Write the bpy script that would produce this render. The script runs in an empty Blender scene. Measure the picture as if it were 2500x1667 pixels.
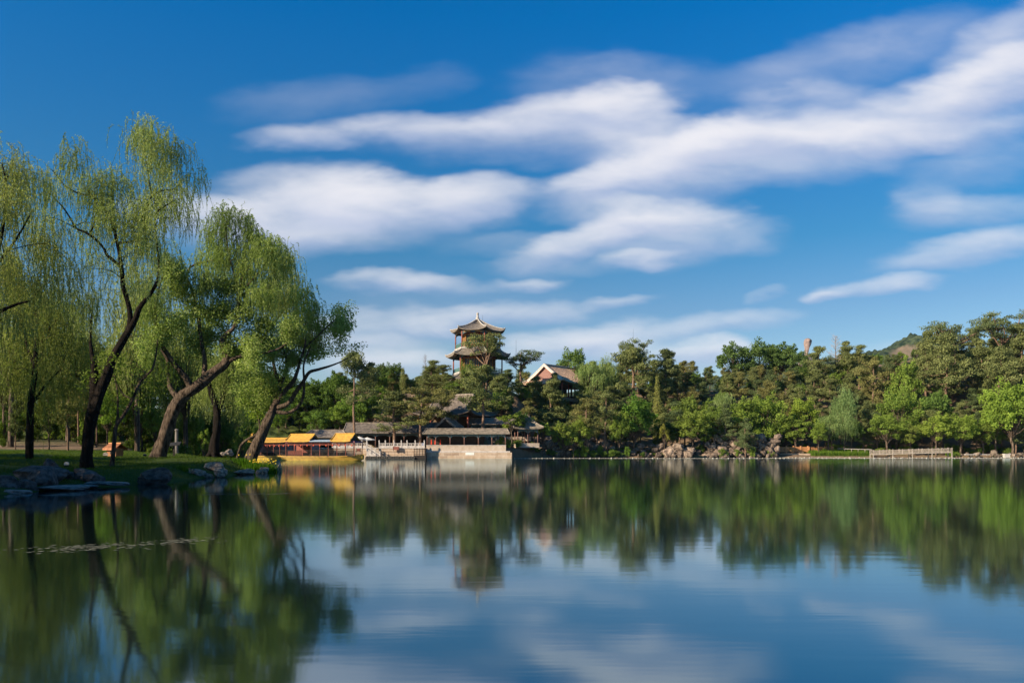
import bpy, bmesh, math, random
import numpy as np
from mathutils import Vector, Matrix, Euler, noise as mnoise

# ------------------------------------------------------------------ scene, camera, sky, sun
SC = bpy.context.scene
COL = SC.collection
R = math.radians
F = 1944.0            # focal length in photo pixels (28 mm on 36 mm)
HZ = 1100.0           # horizon row of the photo
CAMH = 1.7

cam_d = bpy.data.cameras.new("camera")
cam_d.lens = 28.0
cam_d.sensor_width = 36.0
cam_d.shift_y = (HZ - 833.5) / 2500.0
cam_d.clip_start = 0.1
cam_d.clip_end = 20000
cam = bpy.data.objects.new("camera", cam_d)
cam.location = (0, 0, CAMH)
cam.rotation_euler = (R(90), 0, 0)
COL.objects.link(cam)
SC.camera = cam

SC.view_settings.view_transform = 'Standard'
SC.view_settings.look = 'None'
SC.view_settings.gamma = 1.0
SC.view_settings.exposure = 0.9
SC.cycles.max_bounces = 6
SC.cycles.diffuse_bounces = 2
SC.cycles.glossy_bounces = 3
SC.cycles.transmission_bounces = 3
SC.cycles.transparent_max_bounces = 6
SC.cycles.use_denoising = True

SUN_EL = R(25)
SUN_DIR = Vector((-0.85 * math.cos(SUN_EL), -0.527 * math.cos(SUN_EL), math.sin(SUN_EL)))  # towards the sun
sun_d = bpy.data.lights.new("sun", 'SUN')
sun_d.energy = 5.0
sun_d.angle = R(0.5)
sun_d.color = (1.0, 0.86, 0.65)
sun = bpy.data.objects.new("sun", sun_d)
sun.rotation_euler = SUN_DIR.to_track_quat('Z', 'Y').to_euler()
sun.location = (-60, -40, 80)
COL.objects.link(sun)


class NT:
    """tiny node-tree helper"""
    def __init__(s, tree):
        s.t = tree; s.n = tree.nodes; s.l = tree.links
    def new(s, kind, **kw):
        nd = s.n.new(kind)
        for k, v in kw.items():
            if k == 'inp':
                for kk, vv in v.items():
                    if hasattr(vv, 'is_linked') or isinstance(vv, bpy.types.NodeSocket):
                        s.l.new(vv, nd.inputs[kk])
                    else:
                        nd.inputs[kk].default_value = vv
            else:
                setattr(nd, k, v)
        return nd
    def math(s, op, a, b=0.0, c=None, clamp=False):
        i = {0: a, 1: b}
        if c is not None: i[2] = c
        return s.new('ShaderNodeMath', operation=op, use_clamp=clamp, inp=i).outputs[0]
    def mix(s, f, a, b, mode='MIX'):
        nd = s.new('ShaderNodeMix', data_type='RGBA', blend_type=mode)
        for idx, v in ((0, f), (6, a), (7, b)):
            if isinstance(v, bpy.types.NodeSocket): s.l.new(v, nd.inputs[idx])
            else: nd.inputs[idx].default_value = v if idx == 0 else (tuple(v) + (1,))[:4]
        return nd.outputs[2]
    def ramp(s, f, stops):
        nd = s.new('ShaderNodeValToRGB', inp={0: f})
        e = nd.color_ramp.elements
        while len(e) < len(stops): e.new(0.5)
        for k, (p, c) in enumerate(stops):
            e[k].position = p
            e[k].color = (tuple(c) + (1,))[:4] if hasattr(c, '__len__') else (c, c, c, 1)
        return nd.outputs[0]
    def noise(s, vec, scale, detail=3, rough=0.55, dist=0.0):
        i = {'Scale': scale, 'Detail': detail, 'Roughness': rough, 'Distortion': dist}
        if vec is not None: i['Vector'] = vec
        return s.new('ShaderNodeTexNoise', inp=i)


# the long-exposure clouds, each a soft streak in the direction (x/y, z/y): photo px, py, rx, ry, tilt, density
CLOUDS = [
 (1390,272,230,52,6,1.0),(1520,255,120,48,-6,.75),(1000,322,300,36,3,.55),(770,250,210,46,4,.11),(760,335,150,32,0,.38),
 (1060,190,100,34,8,.07),(1500,190,220,50,0,.2),(1330,350,380,52,0,.48),(1600,320,150,45,0,.6),
 (1760,352,300,55,11,1.05),(1930,338,300,50,2,.85),(2220,325,290,38,3,.6),(1770,425,380,44,5,.55),(1560,415,230,42,17,.9),
 (1470,450,180,34,5,.2),
 (2460,190,230,58,20,1.05),(2290,240,250,52,14,.6),(2490,85,190,70,35,.55),(2070,150,330,70,14,.28),(1990,245,160,40,5,.38),
 (2250,280,280,50,4,.4),
 (790,470,210,56,-4,.95),(680,530,190,62,0,.9),(1160,485,120,44,5,.85),(960,500,240,54,-3,.85),(790,575,290,46,3,.4),
 (1580,515,200,40,0,.9),(1430,580,180,38,17,.85),(1660,560,200,56,0,.65),(1560,628,100,20,5,.55),(1290,590,200,28,4,.16),
 (1500,620,220,30,0,.22),
 (940,700,120,26,2,.6),(1070,706,140,18,0,.32),(1290,692,80,18,0,.5),(1350,655,160,20,0,.12),(1510,732,80,15,3,.38),
 (2140,696,140,22,4,.6),(2030,712,60,15,0,.35),(2380,613,200,38,8,.62),(2255,500,80,48,0,.28),(2400,515,190,40,4,.32),
 (2380,400,170,50,12,.2),(1870,712,50,12,20,.18),
 (940,800,220,40,3,.42),(1090,785,130,26,5,.34),(1280,765,130,26,5,.5),(900,850,160,30,0,.4),(960,892,160,34,0,.65),
 (1400,835,170,38,10,.7),(1500,855,160,34,-6,.45),(1740,795,180,28,9,.5),(1722,866,95,34,0,1.0),(2220,850,120,26,0,.14),
 (480,520,170,50,0,.5),(1150,760,330,50,0,.06),(1500,930,900,80,0,.08),
]
world = bpy.data.worlds.new("World")
SC.world = world
world.use_nodes = True
world.node_tree.nodes.clear()
W = NT(world.node_tree)
sky = W.new('ShaderNodeTexSky', sky_type='NISHITA', sun_disc=False)
sky.sun_elevation = SUN_EL
sky.sun_rotation = math.atan2(SUN_DIR.x, SUN_DIR.y)
sky.altitude = 0
sky.air_density = 1.0; sky.dust_density = 0.6; sky.ozone_density = 2.0
tc = W.new('ShaderNodeTexCoord')
sep = W.new('ShaderNodeSeparateXYZ', inp={0: tc.outputs['Generated']})
yy = W.math('MAXIMUM', sep.outputs[1], 0.06)
uu = W.math('DIVIDE', sep.outputs[0], yy)
vv = W.math('DIVIDE', sep.outputs[2], yy)
flat = W.new('ShaderNodeCombineXYZ', inp={0: uu, 1: vv}).outputs[0]
st = W.new('ShaderNodeMapping', inp={0: flat}); st.inputs['Scale'].default_value = (1.0, 2.6, 1); st.inputs['Rotation'].default_value = (0, 0, R(-9))
n1 = W.noise(st.outputs[0], 4.0, 2, 0.5)
n3 = W.noise(st.outputs[0], 15.0, 3, 0.5)
n2 = W.noise(st.outputs[0], 8.0, 4, 0.55, .3)
warp = W.new('ShaderNodeVectorMath', operation='SUBTRACT', inp={0: n1.outputs['Color'], 1: (.5, .5, .5)})
warp2 = W.new('ShaderNodeVectorMath', operation='MULTIPLY', inp={0: warp.outputs[0], 1: (.06, .045, 0)})
warp3 = W.new('ShaderNodeVectorMath', operation='SUBTRACT', inp={0: n3.outputs['Color'], 1: (.5, .5, .5)})
warp4 = W.new('ShaderNodeVectorMath', operation='MULTIPLY', inp={0: warp3.outputs[0], 1: (.055, .026, 0)})
pv0 = W.new('ShaderNodeVectorMath', operation='ADD', inp={0: flat, 1: warp2.outputs[0]}).outputs[0]
pv = W.new('ShaderNodeVectorMath', operation='ADD', inp={0: pv0, 1: warp4.outputs[0]}).outputs[0]
dens = None; shade = None
for (cx, cy, rx, ry, ang, d) in CLOUDS:
    m = W.new('ShaderNodeMapping', vector_type='TEXTURE', inp={0: pv})
    m.inputs['Location'].default_value = ((cx - 1250) / F, (HZ - cy) / F, 0)
    m.inputs['Rotation'].default_value = (0, 0, R(ang))
    m.inputs['Scale'].default_value = (rx / F, ry / F, 1)
    r2 = W.new('ShaderNodeVectorMath', operation='DOT_PRODUCT', inp={0: m.outputs[0], 1: m.outputs[0]}).outputs['Value']
    g = W.new('ShaderNodeMapRange', interpolation_type='SMOOTHERSTEP', inp={0: r2, 1: 2.3, 2: -0.6, 3: 0.0, 4: d}).outputs[0]
    sy = W.new('ShaderNodeSeparateXYZ', inp={0: m.outputs[0]}).outputs[1]
    if dens is None:
        dens = g; shade = W.math('MULTIPLY', g, sy)
    else:
        dens = W.math('ADD', dens, g)
        shade = W.math('MULTIPLY_ADD', g, sy, shade)
mod = W.new('ShaderNodeMapRange', inp={0: n2.outputs[0], 1: .3, 2: .7, 3: .55, 4: 1.35}).outputs[0]
dd = W.math('MULTIPLY', dens, mod)
cover = W.math('SUBTRACT', 1.0, W.math('EXPONENT', W.math('MULTIPLY', dd, -1.25)))
tone = W.new('ShaderNodeMapRange', interpolation_type='SMOOTHSTEP',
             inp={0: W.math('DIVIDE', shade, W.math('ADD', dens, .05)), 1: -0.75, 2: 0.45, 3: 0, 4: 1}).outputs[0]
cloud_col = W.mix(tone, (3.0, 3.45, 4.7), (5.6, 5.5, 5.75))
elev = sep.outputs[2]
tint = W.ramp(W.math('MULTIPLY', elev, 1.7), [(0.0, (.78, .76, .75)), (.29, (.38, .54, .66)), (.42, (.17, .51, .68)), (.81, (-.35, .53, .96))])
sky_col = W.mix(1.0, sky.outputs[0], tint, 'MULTIPLY')
final = W.mix(cover, sky_col, cloud_col)
bg = W.new('ShaderNodeBackground', inp={0: final, 1: 0.088})
wo = W.new('ShaderNodeOutputWorld', inp={0: bg.outputs[0]})

# ------------------------------------------------------------------ helpers
def P3(px, py, Y):
    return Vector(((px - 1250) / F * Y, Y, CAMH + (HZ - py) / F * Y))
def PXX(px, Y): return (px - 1250) / F * Y
def PXZ(py, Y): return CAMH + (HZ - py) / F * Y

MATS = {}
def material(name, c1, c2=None, rough=0.8, scale=3.0, bump=0.0, bscale=None, spec=0.3, metallic=0.0, objcol=False, stretch=None, detail=5):
    if name in MATS: return MATS[name]
    m = bpy.data.materials.new(name); m.use_nodes = True
    t = NT(m.node_tree); m.node_tree.nodes.clear()
    tcn = t.new('ShaderNodeTexCoord')
    vec = tcn.outputs['Object']
    if stretch:
        mp = t.new('ShaderNodeMapping', inp={0: vec}); mp.inputs['Scale'].default_value = stretch; vec = mp.outputs[0]
    c2 = c2 or tuple(x * .6 for x in c1)
    nz = t.noise(vec, scale, detail, .6)
    f = t.ramp(nz.outputs[0], [(.35, 0.0), (.65, 1.0)])
    col = t.mix(f, c2, c1)
    if objcol:
        oi = t.new('ShaderNodeObjectInfo')
        col = t.mix(1.0, col, oi.outputs['Color'], 'MULTIPLY')
    p = t.new('ShaderNodeBsdfPrincipled', inp={'Base Color': col, 'Roughness': rough, 'Metallic': metallic, 'Specular IOR Level': spec})
    if bump:
        nb = t.noise(vec, bscale or scale * 3, 4, .6)
        b = t.new('ShaderNodeBump', inp={'Strength': bump, 'Distance': .3 if 'bark' in name else .1, 'Height': nb.outputs[0]})
        t.l.new(b.outputs[0], p.inputs['Normal'])
    t.new('ShaderNodeOutputMaterial', inp={0: p.outputs[0]})
    MATS[name] = m
    return m

def leaf_material(name, dark, light, trans=0.35):
    m = bpy.data.materials.new(name); m.use_nodes = True
    t = NT(m.node_tree); m.node_tree.nodes.clear()
    at = t.new('ShaderNodeAttribute', attribute_name='tint')
    oi = t.new('ShaderNodeObjectInfo')
    col = t.mix(at.outputs['Fac'], dark, light)
    col = t.mix(1.0, col, oi.outputs['Color'], 'MULTIPLY')
    d = t.new('ShaderNodeBsdfDiffuse', inp={0: col})
    tr = t.new('ShaderNodeBsdfTranslucent', inp={0: t.mix(1.0, col, (1.0, 1.15, .55), 'MULTIPLY')})
    mx = t.new('ShaderNodeMixShader', inp={0: trans, 1: d.outputs[0], 2: tr.outputs[0]})
    t.new('ShaderNodeOutputMaterial', inp={0: mx.outputs[0]})
    MATS[name] = m
    return m

ALL_TOP = []
def empty(name, loc=(0, 0, 0), rz=0.0):
    o = bpy.data.objects.new(name, None)
    o.empty_display_size = 0.5
    o.location = loc; o.rotation_euler = (0, 0, rz)
    COL.objects.link(o)
    return o
def tag(o, label, cat, group=None, kind=None):
    if label: o['label'] = label
    if cat: o['category'] = cat
    if group: o['group'] = group
    if kind: o['kind'] = kind
    return o
def thing(name, label, cat, loc=(0, 0, 0), rz=0.0, group=None):
    return tag(empty(name, loc, rz), label, cat, group)

def np_mesh(name, verts, faces, mat, tint=None, smooth=False):
    """verts (n,3), faces (m,k) arrays"""
    verts = np.asarray(verts, dtype=np.float32); faces = np.asarray(faces, dtype=np.int32)
    me = bpy.data.meshes.new(name)
    k = faces.shape[1]
    me.vertices.add(len(verts)); me.vertices.foreach_set('co', verts.ravel())
    me.loops.add(faces.size); me.loops.foreach_set('vertex_index', faces.ravel())
    me.polygons.add(len(faces))
    me.polygons.foreach_set('loop_start', np.arange(0, faces.size, k, dtype=np.int32))
    me.polygons.foreach_set('loop_total', np.full(len(faces), k, dtype=np.int32))
    if smooth: me.polygons.foreach_set('use_smooth', np.ones(len(faces), dtype=bool))
    me.update(calc_edges=True)
    if tint is not None:
        a = me.attributes.new('tint', 'FLOAT', 'FACE'); a.data.foreach_set('value', np.asarray(tint, dtype=np.float32))
    if mat: me.materials.append(mat)
    return me
def obj(name, me, parent=None, loc=(0, 0, 0)):
    o = bpy.data.objects.new(name, me); o.location = loc
    COL.objects.link(o)
    if parent is not None: o.parent = parent
    return o

def catmull(pts, n=4):
    pts = [Vector(p) for p in pts]
    if len(pts) < 3: 
        return [pts[0].lerp(pts[-1], i / (n)) for i in range(n + 1)]
    out = []
    for i in range(len(pts) - 1):
        p0 = pts[max(i - 1, 0)]; p1 = pts[i]; p2 = pts[i + 1]; p3 = pts[min(i + 2, len(pts) - 1)]
        for k in range(n):
            t = k / n
            out.append(0.5 * ((2 * p1) + (p2 - p0) * t + (2 * p0 - 5 * p1 + 4 * p2 - p3) * t * t + (3 * p1 - p0 - 3 * p2 + p3) * t ** 3))
    out.append(pts[-1])
    return out

class MB:
    def __init__(s): s.v = []; s.f = []
    def box(s, x0, x1, y0, y1, z0, z1):
        b = len(s.v)
        s.v += [(x0,y0,z0),(x1,y0,z0),(x1,y1,z0),(x0,y1,z0),(x0,y0,z1),(x1,y0,z1),(x1,y1,z1),(x0,y1,z1)]
        s.f += [(b,b+3,b+2,b+1),(b+4,b+5,b+6,b+7),(b,b+1,b+5,b+4),(b+1,b+2,b+6,b+5),(b+2,b+3,b+7,b+6),(b+3,b,b+4,b+7)]
        return s
    def bar(s, a, b_, w, h=None):
        """rectangular bar from a to b"""
        h = h or w
        a = Vector(a); b_ = Vector(b_); d = (b_ - a).normalized()
        side = d.cross(Vector((0, 0, 1)))
        side = Vector((1, 0, 0)) if side.length < 1e-4 else side.normalized()
        up = side.cross(d).normalized()
        b = len(s.v)
        for c in (a, b_):
            for (i, j) in ((-1,-1),(1,-1),(1,1),(-1,1)):
                s.v.append(tuple(c + side * (i * w / 2) + up * (j * h / 2)))
        s.f += [(b,b+1,b+2,b+3),(b+7,b+6,b+5,b+4),(b,b+4,b+5,b+1),(b+1,b+5,b+6,b+2),(b+2,b+6,b+7,b+3),(b+3,b+7,b+4,b)]
        return s
    def tube(s, pts, radii, n=8, wob=0.0, rnd=None, cap=True):
        pts = [Vector(p) for p in pts]
        base = len(s.v)
        ref = Vector((0.13, 0.95, 0.1)).normalized()
        for i, p in enumerate(pts):
            d = (pts[min(i + 1, len(pts) - 1)] - pts[max(i - 1, 0)])
            d = d.normalized() if d.length > 1e-6 else Vector((0, 0, 1))
            u = d.cross(ref)
            if u.length < 0.05: u = d.cross(Vector((1, 0, 0)))
            u.normalize(); w = d.cross(u)
            for k in range(n):
                a = 2 * math.pi * k / n
                r = radii[i]
                if wob: r *= 1 + wob * math.sin(3 * a + i * 0.7 + base) * 0.6 + (rnd.uniform(-wob, wob) if rnd else 0) * .6
                s.v.append(tuple(p + (u * math.cos(a) + w * math.sin(a)) * r))
        for i in range(len(pts) - 1):
            for k in range(n):
                a = base + i * n + k; b = base + i * n + (k + 1) % n
                s.f.append((a, b, b + n, a + n))
        if cap:
            s.f.append(tuple(base + k for k in range(n))[::-1])
            s.f.append(tuple(base + (len(pts) - 1) * n + k for k in range(n)))
        return s
    def lathe(s, prof, c=(0, 0, 0), n=16):
        base = len(s.v)
        for (r, z) in prof:
            for k in range(n):
                a = 2 * math.pi * k / n
                s.v.append((c[0] + r * math.cos(a), c[1] + r * math.sin(a), c[2] + z))
        for i in range(len(prof) - 1):
            for k in range(n):
                a = base + i * n + k; b = base + i * n + (k + 1) % n
                s.f.append((a, b, b + n, a + n))
        s.f.append(tuple(base + k for k in range(n))[::-1])
        s.f.append(tuple(base + (len(prof) - 1) * n + k for k in range(n)))
        return s
    def poly(s, pts):
        b = len(s.v); s.v += [tuple(p) for p in pts]; s.f.append(tuple(range(b, b + len(pts)))); return s
    def prism(s, pts, off):
        """closed polygon extruded by vector off"""
        b = len(s.v); n = len(pts); off = Vector(off)
        s.v += [tuple(Vector(p)) for p in pts] + [tuple(Vector(p) + off) for p in pts]
        s.f.append(tuple(range(b, b + n))); s.f.append(tuple(range(b + 2 * n - 1, b + n - 1, -1)))
        for k in range(n): s.f.append((b + k, b + n + k, b + n + (k + 1) % n, b + (k + 1) % n))
        return s
    def grid(s, rows):
        b = len(s.v); m = len(rows[0])
        for r in rows: s.v += [tuple(p) for p in r]
        for i in range(len(rows) - 1):
            for j in range(m - 1):
                a = b + i * m + j
                s.f.append((a, a + 1, a + m + 1, a + m))
        return s
    def mesh(s, name, mat, smooth=False):
        me = bpy.data.meshes.new(name)
        me.from_pydata(s.v, [], s.f)
        if mat: me.materials.append(mat)
        if smooth:
            me.polygons.foreach_set('use_smooth', np.ones(len(me.polygons), dtype=bool))
        me.update()
        return me
    def build(s, name, mat, parent=None, smooth=False, label=None):
        o = obj(name, s.mesh(name, mat, smooth), parent)
        if label: o['label'] = label
        return o

# leaf clouds ------------------------------------------------------------
def quads(c, nrm, size, asp=1.0, axis=None, rng=None):
    """leaf faces: centres c, normals nrm, half sizes; optional long axis"""
    n = len(c)
    nrm = nrm / (np.linalg.norm(nrm, axis=1, keepdims=True) + 1e-9)
    if axis is None: axis = rng.normal(size=(n, 3))
    u = axis - nrm * np.sum(axis * nrm, axis=1, keepdims=True)
    u /= (np.linalg.norm(u, axis=1, keepdims=True) + 1e-9)
    w = np.cross(nrm, u)
    size = np.asarray(size).reshape(-1, 1) * np.ones((n, 1))
    a = u * size; b = w * size * asp
    v = np.stack([c - a, c - b * 1.0 + a * 0.1, c + a, c + b], axis=1).reshape(-1, 3)
    f = np.arange(n * 4).reshape(n, 4)
    return v, f

class Leaves:
    def __init__(s, seed): s.v = []; s.f = []; s.t = []; s.n = 0; s.rng = np.random.default_rng(seed)
    def add(s, v, f, t):
        s.v.append(v); s.f.append(f + s.n); s.t.append(np.broadcast_to(t, (len(f),))); s.n += len(v)
    def clump(s, c, r, n, size, tint, bias=1.0, fill=0.35, asp=.75, droop=0.0):
        """ellipsoid clump of leaf faces whose normals lean outwards"""
        rng = s.rng
        d = rng.normal(size=(n, 3)); d /= np.linalg.norm(d, axis=1, keepdims=True)
        rad = (fill + (1 - fill) * rng.random(n) ** .5)[:, None]
        rad *= (1 + .18 * np.sin(d[:, :1] * 7 + c[0]) * np.cos(d[:, 1:2] * 6 + c[1]))
        p = np.asarray(c) + d * rad * np.asarray(r)
        nn = d * bias + rng.normal(size=(n, 3)) * .65 + np.array([0, 0, .25])
        v, f = quads(p, nn, size * rng.uniform(.7, 1.3, n), asp, None, rng)
        s.add(v, f, np.clip(tint + rng.normal(size=n) * .13, 0, 1))
    def strands(s, st, hdir, length, nleaf, size, tint):
        """hanging willow strands"""
        rng = s.rng; m = len(st)
        t = (np.arange(nleaf) + rng.random((m, nleaf))) / nleaf
        sw = rng.normal(size=(m, 1)) * 0.12
        out = (1 - np.exp(-3.2 * t)) * (length[:, None] * .34)
        px = st[:, None, 0] + hdir[:, None, 0] * out + sw * t ** 2 * length[:, None]
        py = st[:, None, 1] + hdir[:, None, 1] * out
        pz = st[:, None, 2] + length[:, None] * (.22 * np.sin(np.minimum(t * 3.0, 3.14)) * .6 - t ** 1.25)
        p = np.stack([px, py, pz], -1).reshape(-1, 3) + rng.normal(size=(m * nleaf, 3)) * .035
        # the hanging twig itself, a thin ribbon
        tt = np.array([0, .3, .65, 1.0]); ww = .007
        sx = st[:, None, 0] + hdir[:, None, 0] * (1 - np.exp(-3.2 * tt)) * length[:, None] * .34 + sw * tt ** 2 * length[:, None]
        sy = st[:, None, 1] + hdir[:, None, 1] * (1 - np.exp(-3.2 * tt)) * length[:, None] * .34
        sz = st[:, None, 2] + length[:, None] * (.132 * np.sin(np.minimum(tt * 3.0, 3.14)) - tt ** 1.25)
        L = np.stack([sx - ww, sy, sz], -1); Rr_ = np.stack([sx + ww, sy + ww, sz], -1)
        rv = np.stack([L, Rr_], 2).reshape(m, 8, 3).reshape(-1, 3)
        base = (np.arange(m) * 8)[:, None, None] + np.array([[0, 1, 3, 2], [2, 3, 5, 4], [4, 5, 7, 6]])[None]
        s.add(rv, base.reshape(-1, 4), np.repeat(np.clip(tint * .5, 0, 1), 3))
        ax = np.stack([hdir[:, None, 0] * np.exp(-3 * t) * 1.3 + rng.normal(size=t.shape) * .26,
                       hdir[:, None, 1] * np.exp(-3 * t) * 1.3 + rng.normal(size=t.shape) * .26,
                       -0.35 - t * 1.1 + (t < .12) * .8], -1).reshape(-1, 3)
        nn = rng.normal(size=(m * nleaf, 3)) * .8 + np.repeat(hdir, nleaf, 0) * .6 + np.array([0, 0, .35])
        v, f = quads(p, nn, size * rng.uniform(.7, 1.35, m * nleaf), .26, ax, rng)
        s.add(v, f, np.clip(np.repeat(tint, nleaf) + rng.normal(size=m * nleaf) * .1, 0, 1))
    def mesh(s, name, mat):
        return np_mesh(name, np.concatenate(s.v), np.concatenate(s.f), mat, np.concatenate(s.t))

# ------------------------------------------------------------------ materials
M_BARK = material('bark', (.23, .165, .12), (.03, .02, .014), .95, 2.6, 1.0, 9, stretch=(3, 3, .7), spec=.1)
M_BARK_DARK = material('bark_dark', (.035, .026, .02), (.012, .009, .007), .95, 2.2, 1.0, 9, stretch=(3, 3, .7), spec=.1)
M_BARK_PINE = material('bark_pine', (.30, .19, .13), (.13, .08, .055), .9, 2.0, .8, 8, stretch=(3, 3, .8), spec=.1)
L_WILLOW = leaf_material('leaf_willow', (.15, .175, .06), (.46, .47, .20), .45)
L_BROAD = leaf_material('leaf_broad', (.08, .11, .03), (.24, .29, .075), .45)
L_PINE = leaf_material('needles', (.08, .098, .036), (.25, .265, .105), .25)
L_GRASS = leaf_material('grass_blades', (.035, .07, .012), (.12, .16, .03), .3)
M_ROCK = material('rock', (.37, .31, .26), (.09, .072, .062), .9, 2.6, 1.0, 7, spec=.2, objcol=True)
M_TILE = material('roof_tile', (.23, .19, .155), (.095, .08, .068), .85, 1.6, .5, 12, spec=.2, objcol=True)
M_RIDGE = material('ridge_mortar', (.50, .46, .42), (.27, .24, .215), .85, 3, .4)
M_RED = material('red_lacquer', (.30, .075, .045), (.18, .045, .03), .6, 4)
M_BROWNCOL = material('brown_lacquer', (.22, .11, .085), (.14, .07, .055), .7, 4)
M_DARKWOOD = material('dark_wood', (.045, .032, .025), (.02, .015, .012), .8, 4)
M_GREENWOOD = material('green_rail', (.10, .22, .15), (.06, .13, .09), .7, 4)
M_TEAL = material('painted_beam', (.12, .17, .17), (.03, .05, .06), .7, 3.0, stretch=(2, 2, 6))
M_PALE_TEAL = material('pale_fret', (.26, .36, .32), (.14, .2, .18), .8, 5)
M_GOLD = material('gilt_frame', (.62, .30, .07), (.42, .17, .045), .6, 5)
M_SALMON = material('salmon_panel', (.44, .17, .10), (.30, .10, .06), .7, 3)
M_MARBLE = material('marble', (.56, .49, .44), (.36, .31, .27), .75, 2.2, .3)
M_YELLOW = material('yellow_tile', (.66, .37, .06), (.46, .24, .045), .65, 2.2, .4)
M_HULL = material('yellow_paint', (.42, .26, .03), (.28, .16, .025), .4, 1.5, spec=.5)
M_BLUEGREY = material('canopy_cloth', (.30, .36, .42), (.2, .26, .33), .8, 2)
M_BLACK = material('black_rubber', (.035, .033, .03), (.015, .014, .013), .7, 4)
M_WHITE = material('white_cloth', (.80, .74, .66), (.62, .56, .5), .8, 2)
M_ORANGEWOOD = material('orange_wood', (.62, .29, .12), (.40, .17, .07), .7, 3, stretch=(1, 1, 4))
M_GREYWOOD = material('pale_wood', (.38, .31, .25), (.22, .18, .14), .8, 2)
# ------------------------------------------------------------------ terrain
LAKE = [(-19.8,-80),(-19.9,30),(-19.6,38),(-18.7,43),(-19.2,50),(-19.5,58),(-19.4,65),(-20.6,69),(-25,71),(-33,78),(-42,96),(-50,120),
        (-52,150),(-40,162),(-39,173),(-18.6,173),(-18.6,174.6),(-0.8,174.6),(1.0,179),(12,188),(30,194.5),(45,196.5),(60,198.5),(75,200.5),
        (90,202.5),(112,205),(135,205),(200,200),(280,150),(280,-80)]
LA = np.array(LAKE, dtype=float)
def lake_sd(x, y):
    """signed distance to the lake outline: negative over water (numpy arrays)"""
    x = np.asarray(x, float); y = np.asarray(y, float)
    best = np.full(x.shape, 1e9); inside = np.zeros(x.shape, bool)
    n = len(LA)
    for i in range(n):
        a = LA[i]; b = LA[(i + 1) % n]
        ab = b - a; L2 = ab @ ab
        t = np.clip(((x - a[0]) * ab[0] + (y - a[1]) * ab[1]) / L2, 0, 1)
        d = np.hypot(x - a[0] - t * ab[0], y - a[1] - t * ab[1])
        best = np.minimum(best, d)
        c = ((a[1] > y) != (b[1] > y))
        with np.errstate(divide='ignore', invalid='ignore'):
            xi = (b[0] - a[0]) * (y - a[1]) / (b[1] - a[1] + 1e-12) + a[0]
        inside ^= c & (x < xi)
    return np.where(inside, -best, best)
LC = np.array([(-22,30,.25),(-22,36,.3),(-24.6,46,.61),(-24,48,.79),(-30,50,1.21),(-26.7,60,1.2),(-21.6,66,.98),(-28,75,1.45),(-35,38,1.2),
 (-50,45,1.6),(-40,60,1.5),(-45,75,1.6),(-60,80,1.9),(-45,95,1.8),(-50,80,1.8),(-53,91,2.9),(-60,86,1.95),(-63,95,3.4),(-60,110,4.6),
 (-78,120,6.2),(-50,118,3.0),(-80,160,9),(-62,150,4.5),(-56,150,2.5),(-100,100,6),(-100,60,4),(-70,60,2.0),(-60,30,2.2),(-30,0,1.2),(-23,55,.75),
 (-45,175,3.0),(-60,200,8),(-110,220,14),(-36,92,1.7),(-42,106,1.7)])
RX = np.array([-140,-80,-50,-30,-10,10,40,70,95,115,140,200.]); RZ = np.array([13,12,12,15,18,18,21,21,23,29,33,34.])
def sstep(a, b, x):
    t = np.clip((x - a) / (b - a), 0, 1); return t * t * (3 - 2 * t)
def terrain(x, y):
    x = np.asarray(x, float); y = np.asarray(y, float)
    sd = lake_sd(x, y)
    # left park
    w = 0; z = 0
    for (cx, cy, cz) in LC:
        k = 1.0 / (((x - cx) ** 2 + (y - cy) ** 2) + 4.0) ** 1.6
        w = w + k; z = z + k * cz
    left = z / w
    left = np.minimum(left, 0.02 + sd * .30 + .05 * sd ** 2)
    # far hill
    ridge = np.interp(x, RX, RZ)
    d = np.maximum(sd, 0)
    hill = .35 + .6 * sstep(0, 4, d) + (ridge - .95) * sstep(4.5, 60, d)
    court = 2.4 + 2.1 * sstep(185.5, 188, y) + (16.6 - 4.5) * sstep(195, 209, y) + (ridge - 16.6) * .3 * sstep(225, 250, y)
    court = np.where(sd < 1.2, np.minimum(court, 2.2), court)
    cm = sstep(-46, -39, x) * (1 - sstep(0.5, 9, x)) * sstep(160, 166, y)
    far = hill * (1 - cm) + court * cm
    fm = np.maximum(sstep(-62, -44, x), sstep(170, 200, y)) * sstep(120, 150, y)
    fm = np.where(x > -10, 1.0, fm)
    land = left * (1 - fm) + far * fm
    land = land * (1 - sstep(262, 330, y) * fm * .35)
    bed = np.maximum(-1.8, sd * .45)
    # a paved terrace edge drops straight into the water
    return np.where(sd > 0, np.maximum(land, -.1), bed - .04)
def gz(x, y): return float(terrain(np.array([x]), np.array([y]))[0])

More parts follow.
